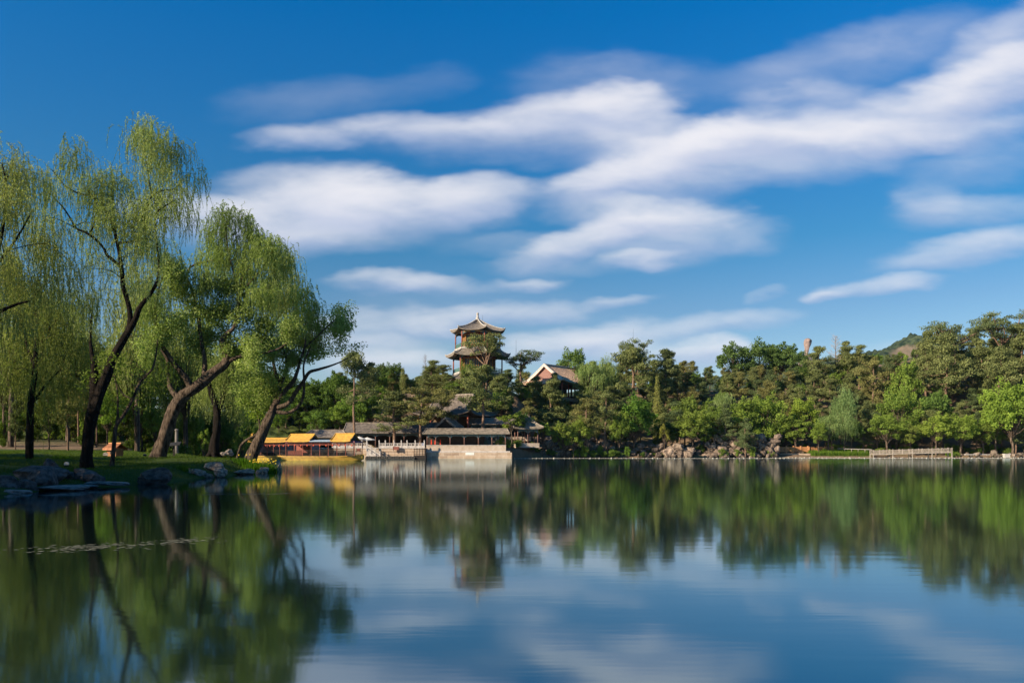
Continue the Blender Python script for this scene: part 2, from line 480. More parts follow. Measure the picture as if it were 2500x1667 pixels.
def build_ground():
    xs = np.unique(np.concatenate([np.linspace(-900, -140, 20), np.linspace(-140, -60, 60), np.linspace(-60, -16, 90), np.linspace(-16, 150, 130), np.linspace(150, 900, 24)]))
    ys = np.unique(np.concatenate([np.linspace(-200, 26, 20), np.linspace(26, 80, 90), np.linspace(80, 160, 50), np.linspace(160, 215, 100), np.linspace(215, 300, 44), np.linspace(300, 900, 18)]))
    X, Y = np.meshgrid(xs, ys)
    Z = terrain(X, Y)
    rng = np.random.default_rng(5)
    bump = np.array([mnoise.noise(Vector((a * .35, b * .35, 0))) + .5 * mnoise.noise(Vector((a * 1.1, b * 1.1, 3))) for a, b in zip(X.ravel(), Y.ravel())]).reshape(X.shape)
    sd = lake_sd(X, Y)
    amp = np.where(Y > 170, .9, .13) * sstep(np.where(Y > 170, 6., .5), np.where(Y > 170, 14., 6.), sd)
    court = (X > -40) & (X < 1) & (Y > 160) & (Y < 194)
    Z = Z + bump * np.where(court, 0.03, amp)
    v = np.stack([X, Y, Z], -1).reshape(-1, 3)
    m, n = X.shape
    idx = np.arange(m * n).reshape(m, n)
    f = np.stack([idx[:-1, :-1], idx[:-1, 1:], idx[1:, 1:], idx[1:, :-1]], -1).reshape(-1, 4)
    mat = bpy.data.materials.new('earth_and_grass'); mat.use_nodes = True
    t = NT(mat.node_tree); mat.node_tree.nodes.clear()
    geo = t.new('ShaderNodeNewGeometry'); pos = geo.outputs['Position']
    sp = t.new('ShaderNodeSeparateXYZ', inp={0: pos})
    nA = t.noise(pos, .22, 5, .6); nB = t.noise(pos, 3.0, 5, .7); nC = t.noise(pos, .07, 3, .5)
    grass = t.mix(nB.outputs[0], (.018, .035, .008), (.085, .115, .022))
    earth = t.mix(t.ramp(nA.outputs[0], [(.35, 0), (.65, 1)]), (.13, .08, .055), (.36, .22, .155))
    earth = t.mix(nB.outputs[0], earth, (.16, .12, .07))
    # grass on the left lawns, bare earth under the far wood with grass near the water
    lefty = t.new('ShaderNodeMapRange', inp={0: sp.outputs[0], 1: -34, 2: -48, 3: 0, 4: 1}).outputs[0]
    neary = t.new('ShaderNodeMapRange', inp={0: sp.outputs[1], 1: 84, 2: 78, 3: 0, 4: 1}).outputs[0]
    lowz = t.new('ShaderNodeMapRange', inp={0: sp.outputs[2], 1: 2.2, 2: 3.2, 3: 0, 4: .95}).outputs[0]
    g1 = t.math('MAXIMUM', neary, t.math('MULTIPLY', lefty, lowz))
    patch = t.new('ShaderNodeMapRange', inp={0: nA.outputs[0], 1: .5, 2: .62, 3: 0, 4: .75}).outputs[0]
    gm = t.math('MAXIMUM', g1, t.math('MULTIPLY', patch, .8))
    gm = t.math('MULTIPLY', gm, t.new('ShaderNodeMapRange', inp={0: nC.outputs[0], 1: .3, 2: .45, 3: .75, 4: 1}).outputs[0])
    col = t.mix(gm, earth, grass)
    b = t.new('ShaderNodeBump', inp={'Strength': .7, 'Distance': .15, 'Height': nB.outputs[0]})
    p = t.new('ShaderNodeBsdfPrincipled', inp={'Base Color': col, 'Roughness': .95, 'Specular IOR Level': .1, 'Normal': b.outputs[0]})
    t.new('ShaderNodeOutputMaterial', inp={0: p.outputs[0]})
    o = obj('ground', np_mesh('ground', v, f, mat, smooth=True)); o['kind'] = 'structure'
build_ground()

def build_water():
    m = bpy.data.materials.new('lake_water'); m.use_nodes = True
    t = NT(m.node_tree); m.node_tree.nodes.clear()
    pos = t.new('ShaderNodeNewGeometry').outputs['Position']
    mp = t.new('ShaderNodeMapping', inp={0: pos}); mp.inputs['Scale'].default_value = (.35, 1.6, 1)
    n1 = t.noise(mp.outputs[0], 1.0, 3, .6)
    mp2 = t.new('ShaderNodeMapping', inp={0: pos}); mp2.inputs['Scale'].default_value = (.05, .16, 1)
    n2 = t.noise(mp2.outputs[0], 1.0, 2, .5)
    h = t.math('ADD', t.math('MULTIPLY', n1.outputs[0], .0015), t.math('MULTIPLY', n2.outputs[0], .001))
    b = t.new('ShaderNodeBump', inp={'Strength': 1.0, 'Distance': 1.0, 'Height': h})
    gl = t.new('ShaderNodeBsdfGlossy', inp={'Color': (.78, .93, 1.0, 1), 'Roughness': .062, 'Normal': b.outputs[0]})
    df = t.new('ShaderNodeBsdfDiffuse', inp={0: (.004, .009, .006, 1)})
    fr = t.new('ShaderNodeFresnel', inp={'IOR': 1.9, 'Normal': b.outputs[0]})
    k = t.new('ShaderNodeMapRange', inp={0: t.math('POWER', fr.outputs[0], .68), 1: 0, 2: 1, 3: 0, 4: .97}).outputs[0]
    mx = t.new('ShaderNodeMixShader', inp={0: k, 1: df.outputs[0], 2: gl.outputs[0]})
    t.new('ShaderNodeOutputMaterial', inp={0: mx.outputs[0]})
    v = [(-70, -190, 0), (500, -190, 0), (500, 212, 0), (-70, 212, 0)]
    o = obj('water', np_mesh('water', v, [(0, 1, 2, 3)], m)); o['kind'] = 'structure'
build_water()

# ------------------------------------------------------------------ labels for the many look-alikes
ORD = ['leftmost', 'second from left', 'third from left', 'fourth from left', 'fifth from left', 'sixth from left', 'seventh from left', 'eighth from left',
       'ninth from left', 'tenth from left', 'eleventh from left', 'twelfth from left', 'thirteenth from left', 'fourteenth from left', 'fifteenth from left',
       'sixteenth from left', 'seventeenth from left', 'eighteenth from left', 'nineteenth from left', 'twentieth from left']
def ordinal(k):
    return ORD[k] if k < len(ORD) else '%dth from left' % (k + 1)
QUEUE = []
def later(o, kind, zone): QUEUE.append((o, kind, zone, 1250 + F * o.location.x / o.location.y))
def finish_labels():
    d = {}
    for q in QUEUE: d.setdefault((q[1], q[2]), []).append(q)
    for (kind, zone), qs in d.items():
        qs.sort(key=lambda q: q[3])
        for k, q in enumerate(qs):
            if len(qs) == 1: q[0]['label'] = '%s %s' % (kind, zone)
            else:
                od = ordinal(k) if k < len(qs) - 1 or len(qs) < 3 else 'rightmost'
                if len(qs) == 2: od = ('left', 'right')[k] + ' one of two'
                q[0]['label'] = '%s %s, %s' % (kind, zone, od)

# ------------------------------------------------------------------ rocks
def rock_mesh(seed, sub=3, flatz=.7, sharp=.35):
    rnd = random.Random(seed)
    bm = bmesh.new(); bmesh.ops.create_icosphere(bm, subdivisions=sub, radius=1)
    planes = []
    for _ in range(13):
        n = Vector((rnd.gauss(0, 1), rnd.gauss(0, 1), rnd.gauss(0, .8))).normalized()
        planes.append((n, rnd.uniform(.55, .85)))
    off = Vector((seed * 3.1, 0, 0))
    for v in bm.verts:
        p = v.co.copy()
        for n, d in planes:
            e = p.dot(n) - d
            if e > 0: p -= n * e * .93
        nn = mnoise.noise(p * 1.9 + off) * sharp * .5 + mnoise.noise(p * 5 + off) * sharp * .22 + mnoise.noise(p * 12 + off) * sharp * .08
        p += p.normalized() * nn
        p.z *= flatz
        v.co = p
    me = bpy.data.meshes.new('rock'); bm.to_mesh(me); bm.free()
    me.materials.append(M_ROCK); me.update()
    return me
ROCKS = [rock_mesh(i) for i in range(9)]
ROCK_FLAT = [rock_mesh(20 + i, 3, .3, .3) for i in range(3)]
def rock(px, py, Y, w, h, k, label=None, group='boulders along the near bank', rz=0, deep=1.0, color=(1, 1, 1, 1), kind=None, zone=None, z=None, flat=False, tilt=0):
    me = (ROCK_FLAT if flat else ROCKS)[k % (3 if flat else 9)]
    x = PXX(px, Y)
    o = obj('rock', me)
    bz = PXZ(py, Y) if z is None else z
    sx = w / F * Y / 2; sz = h / F * Y / 2
    zz = .3 if flat else .7
    o.scale = (sx * 1.08, sx * deep, sz / zz * 1.25)
    o.location = (x, Y, bz + sz * .75)
    o.rotation_euler = (0, R(tilt), R(rz))
    o.color = color
    tag(o, label, 'rock', group)
    if kind: later(o, kind, zone)
    return o
G = 'rocks of the near left bank'
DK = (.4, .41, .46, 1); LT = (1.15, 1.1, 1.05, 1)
near = [
 (14,1203,32.5,70,44,0,'dark rounded rock cut by the left picture edge'),
 (62,1202,33.2,60,34,1,'grey rock half in shade, next to the left edge rock'),
 (100,1178,36.0,130,42,2,'broad flat-topped grey block on the shaded bank'),
 (106,1188,34.8,84,52,3,'wedge-shaped grey boulder with a pale slanting face'),
 (128,1166,37.5,42,50,4,'small upright grey stone behind the wedge boulder'),
 (160,1176,38,72,34,5,'dark squat stone left of the black forked willow foot'),
 (208,1180,38.3,95,40,6,'long dark stone below the foot of the forked willow'),
]
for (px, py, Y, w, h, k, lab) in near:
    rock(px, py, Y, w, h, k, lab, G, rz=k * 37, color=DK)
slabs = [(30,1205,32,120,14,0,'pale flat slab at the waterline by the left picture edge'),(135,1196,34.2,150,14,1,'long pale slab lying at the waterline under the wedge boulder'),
 (195,1191,35.6,85,12,2,'bluish flat slab at the waterline left of the forked willow'),(268,1184,37.4,120,12,0,'tapering flat slab pointing along the waterline toward the dark boulder')]
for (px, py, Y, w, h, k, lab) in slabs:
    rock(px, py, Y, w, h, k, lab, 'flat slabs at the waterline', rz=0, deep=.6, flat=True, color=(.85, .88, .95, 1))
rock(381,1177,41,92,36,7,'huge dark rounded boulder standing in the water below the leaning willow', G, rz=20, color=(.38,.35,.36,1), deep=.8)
rock(472,1166,50,54,28,8,'grey cracked boulder left of the stacked pale block', G, rz=40, color=LT)
rock(507,1166,50.5,30,12,1,'low stone wedged between the cracked boulder and the stack', G, rz=10, color=LT)
rock(537,1165,50.8,38,24,2,'squarish grey stone carrying the pale block', G, rz=80, color=LT)
rock(526,1146,51.2,52,20,3,'pale warm block lying on top of the squarish stone', G, rz=5, color=(1.5,1.3,1.15,1))
rock(597,1158,57,56,15,4,'low long grey stone at the waterline below the grass', G, rz=15, color=LT)
rock(646,1155,60,26,18,5,'small grey stone under the yellow irises', G, rz=65, color=LT)
rock(678,1151,64,24,30,6,'pale upright stone standing at the tip of the grassy point', G, rz=30, color=(1.5,1.42,1.35,1))
rock(630,1156,59,14,10,7,'tiny stone between the long grey stone and the irises', G, rz=30, color=LT)
rock(560,1110,78,26,14,0,'grey mossy rock on the bank behind the lone curved sapling', G, rz=30, color=LT)
rock(545,1112,77,18,9,2,'low rock left of the mossy rock behind the bank', G, rz=60, color=LT)

# cliffs and shore rocks of the far side: (x0,x1,y_top,y_bottom,Y,count,colour)
def cliff(x0, x1, yt, yb, Y, n, kind, zone, seed, size=(16, 30), col=(1.1, 1, .92, 1), slope=.05):
    rnd = random.Random(seed)
    for i in range(n):
        t = (i + .5) / n
        px = x0 + (x1 - x0) * ((i * .618) % 1.0)
        py = yb - (yb - yt) * t
        w = rnd.uniform(size[0] * .55, size[1] * 1.1); h = w * rnd.uniform(.45, .85)
        YY = Y + (yb - py) * slope + rnd.uniform(-.4, .4)
        c = rnd.uniform(.45, 1.0)
        rock(px, py + h * .35, YY, w, h, rnd.randrange(9), None, 'rocks of the far shore', rz=rnd.uniform(0, 360), color=(col[0]*c, col[1]*c, col[2]*c, 1), kind=kind, zone=zone)
cliff(1282, 1392, 1068, 1117, 188, 44, 'brown piled rock', 'in the wall right of the brick embankment', 1, (16, 28), (1.05, .9, .78, 1), .06)
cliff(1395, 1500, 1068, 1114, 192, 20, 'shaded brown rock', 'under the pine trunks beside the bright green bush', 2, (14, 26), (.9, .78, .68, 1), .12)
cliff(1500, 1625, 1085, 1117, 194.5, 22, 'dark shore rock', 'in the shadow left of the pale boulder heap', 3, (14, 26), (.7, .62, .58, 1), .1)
cliff(1630, 1690, 1092, 1116, 194, 13, 'pale boulder', 'in the low heap at the water', 4, (18, 32), (1.15, 1.0, .88, 1), .05)
cliff(1725, 1900, 1066, 1117, 197.5, 58, 'brown cliff rock', 'in the high outcrop left of the orange fence', 5, (16, 30), (.88, .76, .67, 1), .07)
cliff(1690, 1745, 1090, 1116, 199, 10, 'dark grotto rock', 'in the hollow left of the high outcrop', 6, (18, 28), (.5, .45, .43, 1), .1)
cliff(1900, 1990, 1085, 1112, 208, 12, 'brown rock', 'behind the orange fence', 7, (16, 26), (.85, .72, .62, 1), .1)
cliff(2330, 2500, 1106, 1115, 203, 12, 'low shore stone', 'at the water right of the pale footbridge', 8, (8, 18), (1.0, .9, .8, 1), .1)
cliff(1165, 1245, 1046, 1078, 187, 14, 'lit rock', 'behind the lakeside gallery', 9, (16, 26), (1.1, .95, .82, 1), .1)
# ------------------------------------------------------------------ architecture
def brick_material(name, c1, c2, mortar, bw, bh, msize=.012, bump=.3):
    m = bpy.data.materials.new(name); m.use_nodes = True
    t = NT(m.node_tree); m.node_tree.nodes.clear()
    tcn = t.new('ShaderNodeTexCoord')
    s = t.new('ShaderNodeSeparateXYZ', inp={0: tcn.outputs['Object']})
    v = t.new('ShaderNodeCombineXYZ', inp={0: t.math('ADD', s.outputs[0], s.outputs[1]), 1: s.outputs[2]})
    br = t.new('ShaderNodeTexBrick', inp={'Vector': v.outputs[0], 'Color1': c1 + (1,), 'Color2': c2 + (1,), 'Mortar': mortar + (1,), 'Scale': 1.0,
              'Mortar Size': msize, 'Brick Width': bw, 'Row Height': bh, 'Bias': -.1})
    nz = t.noise(tcn.outputs['Object'], .9, 5, .65)
    col = t.mix(t.ramp(nz.outputs[0], [(.35, 0), (.7, 1)]), br.outputs[0], t.mix(1.0, br.outputs[0], (.72, .66, .58), 'MULTIPLY'))
    p = t.new('ShaderNodeBsdfPrincipled', inp={'Base Color': col, 'Roughness': .9, 'Specular IOR Level': .15})
    b = t.new('ShaderNodeBump', inp={'Strength': bump, 'Distance': .02, 'Height': br.outputs['Fac']}); b.invert = True
    t.l.new(b.outputs[0], p.inputs['Normal'])
    t.new('ShaderNodeOutputMaterial', inp={0: p.outputs[0]})
    return m
M_BRICK = brick_material('grey_brick', (.52, .41, .33), (.43, .33, .26), (.58, .48, .39), .42, .11)
M_BLOCK = brick_material('stone_block', (.50, .37, .27), (.34, .245, .18), (.60, .49, .39), 1.7, .62, .03, .6)

def roof_patch(mb, A, B, C, D, zf, ribs, nv=7, up=0.0, amp=.05, upexp=4, upl=1, upr=1):
    """tiled slope: top edge A-B, bottom edge C-D (xy only), zf(v) height from top to eave; corrugated by tile ridges"""
    A, B, C, D = (Vector((p[0], p[1], 0)) for p in (A, B, C, D))
    nu = ribs * 2
    rows = []
    for j in range(nv + 1):
        v = j / nv
        row = []
        for i in range(nu + 1):
            u = i / nu
            p = A.lerp(B, u).lerp(C.lerp(D, u), v)
            e = abs(2 * u - 1) ** upexp * (upl if u < .5 else upr)
            z = zf(v) + up * e * v ** 2.5 + (amp if i % 2 else 0)
            row.append((p.x, p.y, z))
        rows.append(row)
    mb.grid(rows)
    # eave thickness and soffit
    th = .16
    low = [(x, y, z - th - (amp if i % 2 else 0)) for i, (x, y, z) in enumerate(rows[-1])]
    mb.grid([rows[-1], low])
    cin = [A.lerp(B, i / nu).lerp(C.lerp(D, i / nu), .55) for i in range(nu + 1)]
    inner = [(p.x, p.y, min(low[i][2], zf(.62) - th)) for i, p in enumerate(cin)]
    mb.grid([low, inner])
    return rows

def line_tube(mb, pts, r, n=6): mb.tube(pts, [r] * len(pts), n)

def lintel(parent, x0, x1, y, ztop, h=.35, fret=True, nb=1):
    """painted beam with a pale fret and curved brackets hanging below"""
    MB().box(x0, x1, y - .07, y + .07, ztop - h, ztop).build('beam', M_TEAL, parent)

def fret_panel(parent, x0, x1, y, ztop, drop=.25, arch=.22):
    mb = MB()
    mb.box(x0, x1, y - .03, y + .03, ztop - .06, ztop)
    mb.box(x0, x1, y - .03, y + .03, ztop - drop, ztop - drop + .05)
    n = max(3, int((x1 - x0) / .22))
    for i in range(n + 1):
        x = x0 + (x1 - x0) * i / n
        mb.box(x - .02, x + .02, y - .025, y + .025, ztop - drop, ztop)
    for s, xa in ((1, x0), (-1, x1)):
        mb.prism([(xa, y - .03, ztop - drop), (xa + s * .7, y - .03, ztop - drop), (xa + s * .35, y - .03, ztop - drop - arch * .35), (xa, y - .03, ztop - drop - arch * 1.6)], (0, .06, 0))
    mb.build('fret', M_PALE_TEAL, parent)

def hall(name, label, cat, cx, cy, rz, L, Wd, z0, zeave, zridge, over=.9, style='gable', cols=None, colm=None, backwall=True, sag=.28, up=0.0,
         Lr=None, tilecol=(1, 1, 1, 1), ridge_r=.12, gablem=None, bases=True, fret=True, amp=.045, barge=None, group=None, backx=None, colr=.14, sm=.56):
    """timber building: columns, beams, fret, back wall, tiled roof (gable, hip or hip-and-gable)"""
    t = thing(name, label, cat, (cx, cy, z0), rz, group)
    H = zeave - z0; HR = zridge - z0
    hx, hy = L / 2, Wd / 2
    ex, ey = hx + over, hy + over
    def prof(s): return HR - (HR - H) * ((1 + sag) * s - sag * s * s)
    roof = MB(); ridge = MB()
    ribs = lambda w: max(4, int(w / .27))
    if style == 'gable':
        for sg in (-1, 1):
            roof_patch(roof, (-ex * sg * -1, 0), (ex * sg * -1, 0), (ex * sg, sg * ey), (-ex * sg, sg * ey), prof, ribs(2 * ex), up=up, amp=amp)
        line_tube(ridge, [(-ex, 0, HR + .1), (ex, 0, HR + .1)], ridge_r)
        for sx in (-1, 1):
            gg = MB(); q = hy / ey
            gg.prism([(sx * (hx - .1), hy * k / 4, prof(q * abs(k) / 4) - .12) for k in range(-4, 0)] + [(sx * (hx - .1), 0, HR - .12)] + [(sx * (hx - .1), hy * k / 4, prof(q * k / 4) - .12) for k in range(1, 5)] + [(sx * (hx - .1), hy, H - .3), (sx * (hx - .1), -hy, H - .3)], (.12, 0, 0))
            gg.build('gable', gablem or M_DARKWOOD, t)
            dn = MB()
            for k in range(-9, 10):
                if k: dn.box(sx * (ex - .12) - .06, sx * (ex - .12) + .06, ey * k / 9.5 - .07, ey * k / 9.5 + .07, prof(abs(k) / 9.5) - .34, prof(abs(k) / 9.5) - .1)
            dn.build('dentils', M_RIDGE, t)
            for sg in (-1, 1):
                pts = [(sx * (ex - .05), sg * ey * k / 6, prof(k / 6) + .06) for k in range(7)]
                line_tube(ridge, pts, ridge_r * .9)
    elif style == 'hip':
        lr = Lr / 2
        for sg in (-1, 1):
            roof_patch(roof, (-lr, 0), (lr, 0), (-ex, sg * ey), (ex, sg * ey), prof, ribs(2 * ex), up=up, amp=amp)
            roof_patch(roof, (sg * lr, 0), (sg * lr, 0), (sg * ex, -ey), (sg * ex, ey), prof, ribs(2 * ey), up=up, amp=amp)
            for sx in (-1, 1):
                pts = []
                for k in range(9):
                    s = k / 8
                    pts.append((sx * (lr + (ex - lr) * s), sg * ey * s, prof(s) + .08 + up * s ** 2.5))
                line_tube(ridge, pts, ridge_r)
        if lr > .3: line_tube(ridge, [(-lr, 0, HR + .1), (lr, 0, HR + .1)], ridge_r)
    else:  # hip-and-gable
        lr = Lr / 2
        ym = ey * sm
        f1 = lambda v: prof(v * sm)
        f2 = lambda v: prof(sm + v * (1 - sm))
        for sg in (-1, 1):
            roof_patch(roof, (-lr, 0), (lr, 0), (-lr, sg * ym), (lr, sg * ym), f1, ribs(2 * lr), amp=amp)
            roof_patch(roof, (-lr, sg * ym), (lr, sg * ym), (-ex, sg * ey), (ex, sg * ey), f2, ribs(2 * ex), up=up, amp=amp)
            roof_patch(roof, (sg * (lr - .4), -ym), (sg * (lr - .4), ym), (sg * ex, -ey), (sg * ex, ey), f2, ribs(2 * ey), up=up, amp=amp)
            for sx in (-1, 1):
                pts = [(sx * (lr - .03), sg * ym * k / 5, f1(k / 5) + .12) for k in range(6)]
                line_tube(ridge, pts, ridge_r)
                pts = []
                for k in range(7):
                    s = k / 6
                    pts.append((sx * (lr + (ex - lr) * s), sg * (ym + (ey - ym) * s), f2(s) + .12 + up * s ** 2.5))
                line_tube(ridge, pts, ridge_r)
            g = MB()
            xg = sg * (lr - .75)
            g.poly([(xg, -ym, f1(1) - .1), (xg, ym, f1(1) - .1)] + [(xg, ym * k / 5, f1(k / 5) - .12) for k in range(4, -1, -1)] + [(xg, -ym * k / 5, f1(k / 5) - .12) for k in range(1, 5)])
            g.build('gable', gablem or M_DARKWOOD, t)
            if barge:
                b = MB(); d = MB()
                for s2 in (-1, 1):
                    pts = [(s2 * ym * k / 6, f1(k / 6)) for k in range(7)]
                    for (y0, z0_), (y1, z1_) in zip(pts[:-1], pts[1:]):
                        b.prism([(sg * (lr - .5), y0, z0_ + .36), (sg * (lr - .5), y1, z1_ + .36), (sg * (lr - .5), y1, z1_ - .5), (sg * (lr - .5), y0, z0_ - .5)], (sg * .56, 0, 0))
                    for k in range(18):
                        s = (k + .5) / 18
                        y = s2 * ym * s; z = f1(s) - .62
                        d.box(sg * (lr - .62) - .12, sg * (lr - .62) + .12, y - .09, y + .09, z - .14, z + .14)
                b.build('bargeboard', barge, t); d.build('dentils', gablem, t)
                # raised inner arch of the gable
                a = MB()
                pa = [(-1, 0), (-.62, .42), (-.32, .74), (-.12, .88), (0, .92), (.12, .88), (.32, .74), (.62, .42), (1, 0)]
                hgt = (f1(0) - f1(1)) * .62; zb = f1(1) + .05
                a.prism([(xg + sg * .02, p[0] * ym * .60, zb + p[1] * hgt) for p in pa], (sg * .12, 0, 0))
                a.build('arch_relief', gablem, t)
        line_tube(ridge, [(-lr, 0, HR + .15), (lr, 0, HR + .15)], ridge_r * 1.1)
    ro = roof.build('roof', M_TILE, t); ro.color = tilecol
    rr_ = ridge.build('ridge', M_RIDGE if barge else M_TILE, ro); rr_.color = (1.5, 1.45, 1.4, 1)
    cm = colm or M_BROWNCOL
    if cols is None:
        n = max(2, round(L / 3.0)); cols = [-hx + L * k / n for k in range(n + 1)]
    for sy in (-1, 1):
        for x in cols:
            if sy == 1 and backwall is True: continue
            MB().tube([(x, sy * hy, .05), (x, sy * hy, H - .05)], [colr, colr * .92], 8).build('column', cm, t, smooth=True)
    lintel(t, -hx, hx, -hy, H + .05, .4)
    if fret:
        for a, b in zip(cols[:-1], cols[1:]): fret_panel(t, a + colr, b - colr, -hy, H - .35)
    if backwall:
        bx0, bx1 = backx or (-hx, hx)
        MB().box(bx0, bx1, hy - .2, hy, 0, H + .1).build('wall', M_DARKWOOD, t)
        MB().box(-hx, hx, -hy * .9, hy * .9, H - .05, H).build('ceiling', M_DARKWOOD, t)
    if bases: MB().box(-hx - .3, hx + .3, -hy - .3, hy + .3, -1.0, .04).build('base', M_BRICK, t)
    return t

# --- embankment walls (each a solid block rising out of the lake)
def wall_block(name, label, x0, x1, y0, y1, z0, z1, mat, cat='wall'):
    t = thing(name, label, cat, ((x0 + x1) / 2, y0, 0))
    w = (x1 - x0) / 2
    return t, w
# brick parapet wall with stone footing under the waterside gallery
t, w = wall_block('embankment_wall', 'long pale brick wall on big stone blocks under the open lakeside gallery', PXX(1041, 172), PXX(1235, 172), 172, 174, 0, 2.9, M_BRICK)
MB().box(-w, w, 0, 5.5, 1.62, 2.86).build('parapet', M_BRICK, t)
MB().box(-w - .04, w + .9, -.12, 5.5, 1.36, 1.64).build('ledge', M_MARBLE, t)
MB().box(-w, w + 1.3, -.25, 5.5, -1.5, 1.34).build('footing', M_BLOCK, t)
MB().box(-w - .05, w + .05, -.06, .5, 2.86, 2.95).build('coping', M_MARBLE, t)
MB().box(PXX(1140, 172) + 9.6, PXX(1161, 172) + 9.6, -.29, -.2, .78, 1.34).build('plaque', M_WHITE, t)
TOPX = t.location.x
# terrace wall left of it
xa, xb = PXX(815, 170), PXX(1043, 170)
t = thing('terrace_wall', 'low stone terrace wall carrying the white marble balustrade', 'wall', ((xa + xb) / 2, 170, 0)); w = (xb - xa) / 2
MB().box(-w, w - .6, 0, 15, -1.5, 2.2).build('wall', M_BLOCK, t)
MB().box(-w - .05, w - .55, -.12, 15.1, 2.2, 2.36).build('coping', M_MARBLE, t)

def balustrade(name, label, pxs, Y, zb, hp=1.25, hr=.95):
    x0 = PXX(pxs[0], Y)
    t = thing(name, label, 'railing', (x0, Y, zb))
    xs = [PXX(p, Y) - x0 for p in pxs]
    for x in xs:
        MB().box(x - .11, x + .11, -.11, .11, 0, hp).lathe([(.12, hp), (.14, hp + .06), (.12, hp + .28), (.05, hp + .36)], (x, 0, 0), 8).build('post', M_MARBLE, t)
    for a, b in zip(xs[:-1], xs[1:]):
        mb = MB().box(a + .1, b - .1, -.06, .06, 0, hr * .45).box(a + .1, b - .1, -.08, .08, hr - .12, hr)
        n = max(1, round((b - a) / .75))
        for k in range(n + 1):
            x = a + .1 + (b - a - .2) * k / n
            mb.box(x - .1, x + .1, -.05, .05, hr * .45, hr - .12)
        for k in range(n):
            x = a + .1 + (b - a - .2) * (k + .5) / n
            mb.box(x - .045, x + .045, -.05, .05, hr * .45, hr - .12)
        mb.build('panel', M_MARBLE, t)
    return t
balustrade('marble_balustrade', 'white marble balustrade left of the terrace steps, behind the boat', [812, 829, 847, 862, 873, 884, 896], 170.1, 2.36)
balustrade('marble_balustrade', 'white marble balustrade on the terrace between the steps and the brick wall', [926, 941, 962, 980, 994, 1014, 1036], 170.1, 2.36)
# steps down to the landing stage
t = thing('marble_steps', 'white marble steps with a sloping balustrade descending to the landing', 'steps', (PXX(896, 169), 169.2, 0))
mb = MB()
for k in range(9): mb.box(k * .32, k * .32 + .34, -.8, .7, -.5, 2.2 - k * .21)
mb.build('step', M_MARBLE, t)
mb = MB()
for k in range(4):
    x = k * .95; z = 2.3 - k * .62
    mb.box(x - .1, x + .1, -.92, -.72, z - .6, z + 1.2)
mb.bar((0, -.82, 3.2), (2.85, -.82, 1.35), .14, .14).bar((0, -.82, 2.7), (2.85, -.82, .85), .12, .35)
mb.build('balustrade', M_MARBLE, t)

# landing stage with tyres, gated wooden platform
t = thing('landing_stage', 'low floating landing stage hung with tyres below the terrace', 'landing stage', (PXX(951, 166), 166.6, 0)); w = (PXX(1012, 166) - PXX(893, 166)) / 2
MB().box(-w, w, -.5, 2.8, -.3, .42).build('deck', M_GREYWOOD, t)
MB().box(-w, w, -.55, -.5, -.2, .35).build('skirt', M_DARKWOOD, t)
mb = MB()
for k in range(8):
    x = -w + .3 + k * (2 * w - .6) / 7
    mb.tube([(x, 2.3, .42), (x, 2.3, 1.5)], [.03, .03], 5)
mb.bar((-w + .3, 2.3, 1.45), (w - .3, 2.3, 1.45), .04)
mb.build('rail', M_DARKWOOD, t)
def torus(mb, c, R_, r, n=16, m=6, axis='y'):
    b = len(mb.v)
    for i in range(n):
        a = 2 * math.pi * i / n
        for j in range(m):
            q = 2 * math.pi * j / m
            rr = R_ + r * math.cos(q)
            mb.v.append((c[0] + rr * math.cos(a), c[1] + r * math.sin(q) * 1.3, c[2] + rr * math.sin(a)))
    for i in range(n):
        for j in range(m):
            mb.f.append((b + i * m + j, b + ((i + 1) % n) * m + j, b + ((i + 1) % n) * m + (j + 1) % m, b + i * m + (j + 1) % m))
    return mb
TYRE = torus(MB(), (0, 0, 0), .24, .09).mesh('tyre', material('tyre_rubber', (.12, .105, .09), (.05, .045, .04), .8, 4), True)
for k in range(21):
    px = 897 + k * 5.6
    o = obj('tyre', TYRE); o.location = (PXX(px, 166), 165.93, .28 + .04 * math.sin(k * 2.1)); o.rotation_euler = (0, 0, R(8 * math.sin(k * 3.7)))
    tag(o, None, 'tyre', 'tyres hung along the landing stage'); later(o, 'worn tyre', 'on the front of the landing stage')
t = thing('gated_platform', 'small dark wooden platform with railing between the tyres and the stone wall', 'platform', (PXX(1026, 168), 168, 0))
MB().box(-1.25, 1.25, -1.2, 1.6, .3, .75).build('deck', M_DARKWOOD, t)
MB().box(-1.2, 1.25, -1.1, 1.5, -.6, .3).build('piles', M_DARKWOOD, t)
for k in range(5): MB().box(-1.2 + k * .58, -1.08 + k * .58, -1.2, -1.08, .7, 2.25).build('post', M_DARKWOOD, t)
mb = MB().box(-1.2, 1.22, -1.17, -1.12, 1.95, 2.05).box(-1.2, 1.22, -1.17, -1.12, .9, 1.0)
for k in range(17): mb.box(-1.15 + k * .145, -1.12 + k * .145, -1.16, -1.12, .95, 2.0)
mb.build('bars', M_DARKWOOD, t)

